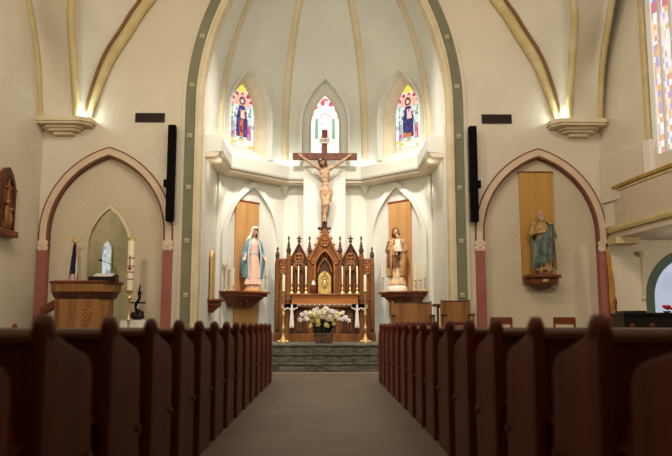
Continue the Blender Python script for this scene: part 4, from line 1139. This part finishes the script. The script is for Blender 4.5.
MB().prism([(u,-.06,z) for u, z in archpath(.17,archc(.17,.2),hr-.22,.0,8)],(0,.05,0)).build('board', PANEL, fr)
MB().band(archpath(.13,archc(.13,.16),hr-.23,.04,8),.08,archpath(.18,archc(.18,.22),hr-.22,.0,8),.08,.02,rf).build('frame', GOLD, fr)

# ------------------------------------------------------------------ wall fixtures
for s, px in ((-1, 171), (1, 473.6)):
    D = 16.6
    x = X(px, 174, D); z0, z1 = Z(221.5,D), Z(126,D)
    t = thing('column_speaker', 'slim black column loudspeaker on the wall %s of the chancel arch' % ('left' if s < 0 else 'right'), 'loudspeaker', (x, D, z0), 0, 'column loudspeakers')
    MB().box(-.088,.088,-.08,.10,0,z1-z0).build('cabinet', BLACK, t, bevel=.012)
    MB().box(-.07,.07,-.09,-.075,.04,z1-z0-.04).build('grille', BLACK, t)
    zz = Z(184,D)-z0
    MB().box(min(0,s*.16) ,max(0,s*.16),-.05,.05,zz-.09,zz+.09).box(-.05,.05,.10,.2,zz-.06,zz+.06).build('mount', BLACK, t)
for s, (a, b) in ((-1, (135.5,165)), (1, (481.5,511.5))):
    D = YW; x0, x1 = X(a,118,D), X(b,118,D); z0, z1 = Z(123,D), Z(114,D)
    t = thing('vent_grille', 'dark brown wall vent high on the wall %s of the chancel arch' % ('left' if s < 0 else 'right'), 'vent', ((x0+x1)/2, D, z0), 0, 'wall vents')
    w = (x1-x0)/2
    MB().box(-w,w,-.02,0,0,z1-z0).build('plate', VENT, t)
    mb = MB()
    for k in range(5): zz = (z1-z0)*(k+.5)/5; mb.hexa([(-w+.02,-.04,zz-.02),(w-.02,-.04,zz-.02),(w-.02,-.02,zz),(-w+.02,-.02,zz)],[(-w+.02,-.035,zz-.012),(w-.02,-.035,zz-.012),(w-.02,-.015,zz+.012),(-w+.02,-.015,zz+.012)])
    mb.build('louvres', VENT, t)
    MB().band([(-w,0),(-w,z1-z0),(w,z1-z0),(w,0),(-w,0)],.03,[(-w+.025,.02),(-w+.025,z1-z0-.02),(w-.025,z1-z0-.02),(w-.025,.02),(-w+.025,.02)],.03,0,rf).build('frame', VENT, t)
# station of the cross on the left wall
yst = 14.85
zs0, zs1 = Z(236,14.8), Z(164,14.8)
sn = thing('wall_plaque', 'carved wooden relief plaque with pointed top hung on the left wall', 'plaque', (-6.70, yst, zs0), pi/2)
h = zs1-zs0
MB().prism([(u,-.10,z) for u, z in archpath(.36,archc(.36,.52),h-.60,.12,10)],(0,.10,0)).build('back_board', SHELF, sn, bevel=.012)
MB().box(-.44,.44,-.20,0,.0,.13).build('base_shelf', SHELF, sn, bevel=.015)
MB().band(archpath(.27,archc(.27,.40),h-.66,.16,10),.15,archpath(.36,archc(.36,.52),h-.60,.12,10),.13,.08,rf).build('frame', OAKD, sn)
mb = MB(); mb.box(-.2,.2,-.13,-.10,.18,.30)
mb.ell((-.05,-.14,.42),(.08,.05,.22)); mb.ell((-.05,-.15,.70),(.05,.05,.06)); mb.ell((.10,-.14,.36),(.07,.05,.16)); mb.ell((.10,-.15,.56),(.045,.05,.05)); mb.box(.0,.03,-.14,-.10,.3,h-.3).box(-.12,.16,-.14,-.10,h-.52,h-.48)
mb.build('relief', CHAIRW, sn, smooth=True)
for q in (-1,1): MB().tube([(q*.38,-.1,.13),(q*.38,-.1,h-.55)],.03,8).ell((q*.38,-.1,h-.52),.045).build('side_column', SHELF, sn, smooth=True)

# ------------------------------------------------------------------ ambo and things left
D = 16.05
am = thing('pulpit', 'large panelled oak pulpit with broad moulded top, left of the chancel', 'pulpit', (X(84.5,310,D), D, PLAT))
za = Z(281,D-.4)-PLAT
W = .585
def octo(w, d, z0, w1, d1, z1, cx=0): 
    f_ = lambda w, d, z: [(cx-w,d*.4,z),(cx-w,-d*.5,z),(cx-w*.7,-d,z),(cx+w*.7,-d,z),(cx+w,-d*.5,z),(cx+w,d*.4,z)]
    return f_(w,d,z0), f_(w1,d1,z1)
MB().hexa(*octo(W,.42,0,W,.42,za-.28)).build('body', CHAIRW, am, bevel=.01)
mb = MB(); mb.hexa(*octo(.61,.44,za-.38,.68,.49,za-.24,.02)); mb.build('neck_moulding', OAKD, am, bevel=.01)
mb = MB(); mb.hexa(*octo(.69,.51,za-.24,.71,.52,za-.06,.03)); mb.build('top_frieze', CHAIRW, am, bevel=.01)
mb = MB(); mb.hexa(*octo(.73,.54,za-.06,.75,.55,za,.04)); mb.build('top_board', SHELF, am, bevel=.012)
mb = MB()
for a in range(3): mb.tube([(.2+.07*cos(2*pi*j/12)+.04*cos(a*2.1),-.43,za-.72+.09*sin(2*pi*j/12)+.04*sin(a*2.1)) for j in range(13)], .016, 6)
mb.box(.185,.215,-.44,-.41,za-.95,za-.55); mb.build('carved_emblem', OAKL, am, smooth=True)
MB().hexa([(-.57,-.1,za-.52),(-.57,.1,za-.52),(-.93,.1,.62),(-.93,-.1,.62)],[(-.57,-.1,za-.36),(-.57,.1,za-.36),(-.93,.1,.82),(-.93,-.1,.82)]).build('stair_rail', SHELF, am)
# book rest with open book + microphone
br = thing('book_stand', 'dark reading stand lying on the pulpit top', 'book stand', (X(104,280,15.75), 15.75, PLAT+za))
MB().hexa([(-.27,-.14,0),(.27,-.14,0),(.27,.17,0),(-.27,.17,0)],[(-.27,-.14,.06),(.27,-.14,.06),(.27,.17,.15),(-.27,.17,.15)]).build('rest', IRON, br, bevel=.008)
MB().box(-.29,.29,-.17,-.14,0,.09).build('lip', IRON, br)
bk = thing('book', 'open book with white pages on the dark reading stand of the pulpit', 'book', (X(104,280,15.75), 15.75, PLAT+za+.105))
Rb = Mx.Rotation(.28,4,'X')
for q in (-1, 1):
    mb = MB(); mb.hexa([(0,-.12,.012),(q*.2,-.12,.012),(q*.2,.12,.012),(0,.12,.012)],[(0,-.12,.03),(q*.2,-.12,.04),(q*.2,.12,.04),(0,.12,.03)]); o = mb.build('page_block', PAPER, bk); o.rotation_euler = (.28,0,0)
o = MB().box(-.21,.21,-.13,.13,.0,.012).build('cover', REDCLOTH, bk); o.rotation_euler = (.28,0,0)
mc = thing('microphone', 'thin black gooseneck microphone standing on the pulpit top', 'microphone', (X(116,282,15.8), 15.85, PLAT+za))
MB().lathe([(.05,0),(.05,.015),(.012,.03)], seg=12).build('base', IRON, mc)
MB().tube(spline([V((0,0,.02)),V((-.02,0,.22)),V((-.12,-.03,.36)),V((-.32,-.08,.45))],16), .008, 6).build('gooseneck', IRON, mc, smooth=True)
MB().ell((-.35,-.09,.46),(.04,.02,.02)).build('capsule', BLACK, mc, smooth=True)
# flag
D = 16.5
fg = thing('flag', 'furled striped red and white flag with blue canton and gilt eagle on its pole', 'flag', (X(72,300,D), D, PLAT))
zf = Z(243,D)-PLAT; z1 = Z(275,D)-PLAT
MB().lathe([(.14,0),(.14,.04),(.03,.10)], seg=14).build('base', GOLD, fg, smooth=True)
MB().tube([(0,0,.05),(0,0,zf)], .018, 8).build('pole', OAKD, fg, smooth=True)
mb = MB(); mb.ell((0,0,zf+.04),(.03,.025,.05)); mb.ell((0,-.02,zf+.10),(.018,.02,.02))
for q in (-1,1): mb.hexa([(0,-.01,zf+.03),(q*.04,-.01,zf+.0),(q*.04,.01,zf+.0),(0,.01,zf+.03)],[(0,-.01,zf+.08),(q*.16,-.01,zf+.13),(q*.16,.01,zf+.13),(0,.01,zf+.08)])
mb.build('eagle', GOLD, fg)
mb = MB(); lay = mb.b.loops.layers.float_color.new('pane'); g = []
nu, nv = 44, 44
for j in range(nv+1):
    v = j/nv; z = zf-.03-v*(zf-z1+.28); row = []
    wdt = .03+.10*v**.7
    for k in range(nu+1):
        u = k/nu; row.append(mb.v((wdt*(2*u-1)*.8+.02, -.03-.06*v*sin(u*15+v)-.02*sin(u*31), z)))
    g.append(row)
for j in range(nv):
    for k in range(nu):
        fc = mb.f([g[j][k], g[j][k+1], g[j+1][k+1], g[j+1][k]])
        u, v = k/nu, j/nv
        q = u*1.3 - .5*(1-v)                      # the hanging cloth turns its stripes steep
        if v < .68 and u < .75 : c_ = (34,36,60) if rnd(k//3, j//3, 4) > .22 or (k % 3) or (j % 3) else (230,230,235)
        else: c_ = (170,40,46) if int((u*6+v*2)) % 2 else (232,222,214)
        for l in fc.loops: l[lay] = lin(c_)
shell(mb.build('cloth', CLOTHC, fg, smooth=True, ang=80), .006)
# paschal candle
D = 15.95
pc = thing('paschal_candle', 'tall thick white candle with dark red bands on a slim brass stand beside the pulpit', 'candle', (X(129,310,D), D, PLAT))
zh = Z(290,D)-PLAT; zt_ = Z(240,D)-PLAT
MB().lathe([(.085,0),(.085,.03),(.05,.08),(.025,.14),(.022,zh*.4),(.05,zh*.45),(.022,zh*.5),(.022,zh-.22),(.06,zh-.18),(.03,zh-.12),(.05,zh-.06),(.095,zh-.02),(.08,zh)], seg=14).build('stand', GOLD, pc, smooth=True)
o = MB().lathe([(.075,0),(.075,zt_-zh-.02),(.06,zt_-zh),(.02,zt_-zh)], seg=18).build('candle', WAX, pc, smooth=True); o.location = (0,0,zh-.01)
MB().lathe([(.07,0),(.075,.07),(.0745,.07),(.0745,0)], z0=zt_-.03, seg=16).build('follower', GOLD, pc, smooth=True)
for ya, yb in ((258,259.2),(266,267),(272,273),(279,280)):
    MB().lathe([(.0752,0),(.077,.004),(.077,Z(ya,D)-Z(yb,D)-.004),(.0752,Z(ya,D)-Z(yb,D))], z0=Z(yb,D)-PLAT, seg=18).build('band', REDBAND, pc, smooth=True)
mb = MB(); mb.box(-.012,.012,-.082,-.074,Z(271,D)-PLAT,Z(256,D)-PLAT).box(-.04,.04,-.08,-.068,Z(269.5,D)-PLAT,Z(268,D)-PLAT); mb.build('cross_mark', REDBAND, pc)
# table with white cloth and dark sculpture
D = 16.55
tbx = X(136,320,D)
sd = thing('side_table', 'small table under a white cloth right of the large candle', 'table', (tbx, D, PLAT))
ht = Z(320,D)-PLAT
for a in (-1,1):
    for b in (-1,1): MB().tube([(a*.2,b*.15,0),(a*.2,b*.15,ht-.05)],.02,8).build('leg', OAKD, sd)
MB().box(-.27,.27,-.2,.2,ht-.06,ht-.016).build('tabletop', OAKD, sd)
tc = thing('tablecloth', 'white cloth covering the small table right of the large candle', 'tablecloth', (tbx, D, PLAT+ht-.014))
mb = MB(); q0 = [mb.v(p) for p in ((-.31,-.24,-.25),(.31,-.24,-.25),(.31,.24,-.25),(-.31,.24,-.25))]; q1 = [mb.v(p) for p in ((-.285,-.215,.01),(.285,-.215,.01),(.285,.215,.01),(-.285,.215,.01))]
mb.f(q1)
for k in range(4): mb.f([q0[k], q0[(k+1) % 4], q1[(k+1) % 4], q1[k]])
shell(mb.build('cloth', WHITE, tc), .006)
sp_ = thing('sculpture', 'dark bronze sculpture with a small cross on the white clothed side table', 'sculpture', (tbx+.03, D, PLAT+ht+.012))
hs = Z(285,D)-PLAT-ht
def frock(mb):
    mb.ell((0,0,.06),(.17,.11,.07)); mb.ell((-.08,-.02,.10),(.08,.07,.07)); mb.ell((.06,0,.12),(.09,.07,.09)); mb.ell((.0,.0,.19),(.06,.05,.06))
body('rock', IRON, sp_, frock, .014, 2)
mb = MB(); mb.tube(spline([V((-.02,0,.18)),V((-.05,0,.32)),V((.03,0,.48)),V((.01,0,.62)),V((.05,0,hs))],20), [.035,.034,.032,.03,.03,.034,.038,.036,.034,.033,.032,.034,.036,.034,.03,.026,.022,.02,.018,.016,.012], 8); mb.ell((.03,0,.60),.05); mb.build('figure', IRON, sp_, smooth=True)
MB().box(-.17,.17,-.02,.02,.36,.395).build('crossbar', IRON, sp_)

# ------------------------------------------------------------------ chairs right
def armchair(px, D, w, ytop, label, z0=PLAT):
    x = X(px,310,D); t = thing('armchair', label, 'chair', (x, D, z0), pi, 'wooden sanctuary chairs')
    # local: front is -y after rotation pi faces away; keep back toward the camera side
    h = Z(ytop,D)-z0
    t.rotation_euler = (0,0,0)
    MB().box(-w,w,.18,.23,.40,h).build('back', CHAIRW, t, bevel=.008)
    MB().box(-w-.01,w+.01,.17,.24,h,h+.03).build('top_rail', OAKD, t, bevel=.008)
    for q in (-1,1):
        MB().box(q*w-.03,q*w+.03,.165,.245,0,h+.05).build('post', CHAIRW, t, bevel=.006)
        MB().box(q*w-.028,q*w+.028,-.30,-.245,0,.64).build('leg', CHAIRW, t, bevel=.006)
        MB().box(q*w-.035,q*w+.035,-.33,.2,.64,.68).build('armrest', OAKD, t, bevel=.01)
    MB().box(-w,w,-.29,.2,.38,.43).build('seat', CHAIRW, t, bevel=.008)
    MB().box(-w+.04,w-.04,-.28,.17,.43,.50).build('cushion', REDCLOTH, t, bevel=.02)
    MB().box(-w,w,-.29,-.26,.12,.16).build('stretcher', CHAIRW, t)
armchair(457, 16.35, .31, 301.5, 'high backed wooden armchair in front of the green band right of the chancel arch')
armchair(412.5, 17.6, .47, 303, 'broad high backed wooden seat below the statue holding a child')
stn = thing('side_stand', 'narrow dark wooden stand between the two high backed wooden seats', 'stand', (X(438.5,310,17.0), 17.0, PLAT))
hh_ = Z(304,17.0)-PLAT
MB().box(-.13,.13,-.12,.12,hh_-.06,hh_).build('top', OAKD, stn, bevel=.008)
MB().box(-.035,.035,-.035,.035,.04,hh_-.06).build('post', OAKD, stn); MB().box(-.13,.13,-.12,.12,0,.04).build('foot', OAKD, stn, bevel=.006)
cn2 = thing('pillar_candle', 'thick white candle on a low brass holder beside the narrow wooden stand', 'candle', (X(441.2,310,16.7), 16.7, PLAT))
MB().lathe([(.08,0),(.08,.03),(.03,.06),(.03,.3),(.07,.34)], seg=14).build('holder', GOLD, cn2, smooth=True)
MB().lathe([(.055,.34),(.055,Z(308,16.7)-PLAT),(.02,Z(308,16.7)-PLAT+.01)], seg=16).build('candle', WAX, cn2, smooth=True)
def chair(px, label):
    D = 14.75; t = thing('chair', label, 'chair', (X(px,318,D), D, 0), 0, 'low backed chairs before the right side arch')
    h = Z(317.5,D); w = .21
    for q in (-1,1):
        MB().box(q*w-.02,q*w+.02,.18,.22,0,h).build('rear_leg', SHELF, t, bevel=.004)
        MB().box(q*w-.02,q*w+.02,-.22,-.18,0,.43).build('front_leg', SHELF, t, bevel=.004)
    MB().box(-w,w,.185,.215,h-.14,h+.01).build('top_slat', SHELF, t, bevel=.006)
    MB().box(-w,w,.185,.215,h-.38,h-.30).build('lower_slat', CHAIRW, t, bevel=.006)
    MB().box(-w-.02,w+.02,-.23,.2,.43,.47).build('seat', CHAIRW, t, bevel=.008)
chair(503.5, 'low wooden chair back above the pews, leftmost of three right of the chancel arch')
chair(567.5, 'low wooden chair back seen over the pews below the teal robed statue')
chair(616, 'low wooden chair back seen over the pews beside the golden flag')
# golden flag
D = 16.45
yf = thing('flag', 'furled golden yellow flag on a pole at the foot of the right side arch', 'flag', (X(609.5,300,D)-.0, D, PLAT))
zt_ = Z(246,D)-PLAT; z0_ = Z(314,D)-PLAT
MB().lathe([(.14,0),(.14,.04),(.03,.1)], seg=14).build('base', GOLD, yf, smooth=True)
MB().tube([(0,0,.05),(.0,0,zt_)], .018, 8).ell((0,0,zt_+.03),(.03,.03,.05)).build('pole', OAKD, yf, smooth=True)
mb = MB(); robe(mb, [(z0_,.04,-.03,.035,.05,.3),(z0_+.25,.05,-.04,.06,.08,.3),(z0_+.6,.05,-.04,.065,.08,.28),(z0_+1.0,.035,-.03,.05,.06,.22),(zt_-.25,.02,-.02,.05,.045,.2),(zt_-.06,.005,-.005,.025,.025,.1)], [(5,.3,.5),(8,1.1,.5)], 48)
cl2 = mb.build('cloth', YELLOWFLAG, yf, smooth=True, ang=80)
mb = MB(); mb.ell((.08,-.11,z0_+.28),(.05,.03,.1)); mb.tube([(.1,-.1,z0_+.3),(.09,-.12,z0_+.1),(.1,-.11,z0_-.05)],.02,6); mb.build('dark_tassel', SHELF, yf, smooth=True)
# piano
D = 12.6
pn = thing('piano', 'low black upright piano under the gallery at the right edge', 'piano', (X(652,318,D)+.85, D+1.1, 0))
D += 1.1
hp2 = Z(312.5,D-.3)
MB().box(-1.0,1.1,-.28,.30,.08,hp2-.05).build('case', PIANO, pn, bevel=.01)
MB().box(-1.03,1.13,-.32,.33,hp2-.05,hp2).build('lid', PIANO, pn, bevel=.01)
MB().box(-.98,-.55,-.24,.2,hp2,hp2+.035).build('lid_flap', PIANO, pn, bevel=.01)
for q in (-.9,1.0): MB().box(q-.06,q+.06,-.5,-.28,0,.66).build('leg', PIANO, pn)
MB().box(-.9,1.0,-.55,-.28,.60,.72).build('keyboard', PIANO, pn, bevel=.01)
rf_ = thing('potted_flowers', 'red flowers in a small pot on top of the black piano', 'flowers', (X(668,311,D-.1), D-.05, hp2+.003))
MB().lathe([(.05,0),(.07,.02),(.075,.03),(.06,.03)], seg=12).build('pot', POT, rf_)
mb = MB()
for k in range(24):
    a = random.uniform(0,6.28); r = random.uniform(0,.09); mb.ell((r*cos(a),r*sin(a),.07+random.uniform(0,.06)),(.03,.03,.022),seg=8,rings=5)
tag(mb.build('blossoms', REDFL, rf_, smooth=True), kind='stuff')
# hanging bell pull / lamp on the aisle wall
hl = thing('wall_lamp', 'small pale lamp with a thin cord on the wall under the gallery', 'lamp', (X(642,255,16.75), 16.78, Z(300,16.75)))
h = Z(255,16.75)-Z(300,16.75)
MB().tube([(0,-.02,0.03),(.0,-.02,h)], .008, 6).build('cord', RIB, hl)
MB().lathe([(.03,0),(.09,.06),(.10,.12),(.04,.12)], z0=h-.04, cy=-.11, seg=14).build('shade', VEILM, hl, smooth=True)
MB().lathe([(.02,0),(.03,.05),(.01,.09)], z0=0, cy=-.035, seg=10).build('pull', GOLD, hl, smooth=True)

# ------------------------------------------------------------------ lights
def light(kind, loc, power, col=(1,1,1), size=.1, target=None, spot=None, blend=.6, sy=None):
    d = bpy.data.lights.new('lamp', kind); d.energy = power; d.color = col
    if kind == 'AREA':
        d.size = size
        if sy: d.shape = 'RECTANGLE'; d.size_y = sy
    else: d.shadow_soft_size = size
    if kind == 'SPOT': d.spot_size = radians(spot); d.spot_blend = blend
    o = bpy.data.objects.new('lamp_or_fill_light', d); COL.objects.link(o); o.location = loc
    if target is not None: o.rotation_euler = (V(target)-V(loc)).to_track_quat('-Z','Y').to_euler()
    return o
WARM = (1,.80,.55); SOFT = (1,.90,.75); COOL = (.74,.97,1.0)
# added nave fill lights for walls, pews and floor, out of frame overhead
for x in (-3.2, 3.2):
    light('AREA', (x, 10.0, 9.0), 70, SOFT, 1.2, (x*.9, 17, 3.5))
    light('AREA', (x*1.45, 8.2, 6.2), 125 if x < 0 else 92, SOFT, .8, (x*1.5, 17, 1.8))
    light('POINT', (x, 2.0, 8.5), 90, WARM, .4)
light('AREA', (0, 9.0, 10.5), 120, SOFT, 1.2, (0, 15.5, 0))
# corbel uplights
for s in (-1, 1):
    light('POINT', (s*5.62, 16.5, 5.90), 6.5, COOL, .05)
    light('SPOT', (s*5.6, 16.45, 5.95), 9, COOL, .06, (s*4.6, 15.0, 12), 120, 1)
# apse cove lights above the cornice
for k, v in enumerate(A):
    if 1 <= k <= 4:
        q = OC+(v-OC)*.93; light('POINT', (q.x, q.y, 5.70), 2.2, COOL, .05)
for s in (-1, 1):
    light('SPOT', (s*2.6, 17.6, 5.7), 18, COOL, .08, (-s*1.5, 20, 11), 130, 1)
    light('POINT', (s*2.6, 17.7, 4.9), 2, SOFT, .05)
    light('SPOT', (s*1.3, 16.0, 9.6), 1500, (1,.92,.85), .2, (s*1.8, 20.0, 2.6), 64, 1)  # unseen fill spots before the arch, added to brighten the lower apse
    for q in (OC+(A[1]-OC)*.90, OC+(A[1].lerp(A[2], .35)-OC)*.88, OC+(A[1].lerp(A[2], .75)-OC)*.88):
        light('SPOT', (-s*q.x, q.y, 4.97), 13, (1,.94,.86), .04, (-s*q.x*1.02, q.y+.05, 0), 120, 1)
light('SPOT', (0, 17.35, 9.6), 330, SOFT, .2, (0, 19.8, 1.6), 46, .8)
# light added inside the sacristy for daylight from an unseen side window
light('POINT', (-6.4, 18.3, 3.9), 22, (1,.95,.80), .15)
light('POINT', (8.4, 14.6, 2.6), 34, SOFT, .15)  # unseen fill added to lighten the wall under the gallery
w = bpy.data.worlds.new('world'); SC.world = w; w.use_nodes = True
w.node_tree.nodes['Background'].inputs[0].default_value = (.6,.7,.8,1); w.node_tree.nodes['Background'].inputs[1].default_value = .3
vs = SC.view_settings
SC.display_settings.display_device = 'sRGB'; vs.view_transform = 'Standard'; vs.look = 'None'; vs.gamma = 1; vs.use_curve_mapping = False
vs.exposure = .52
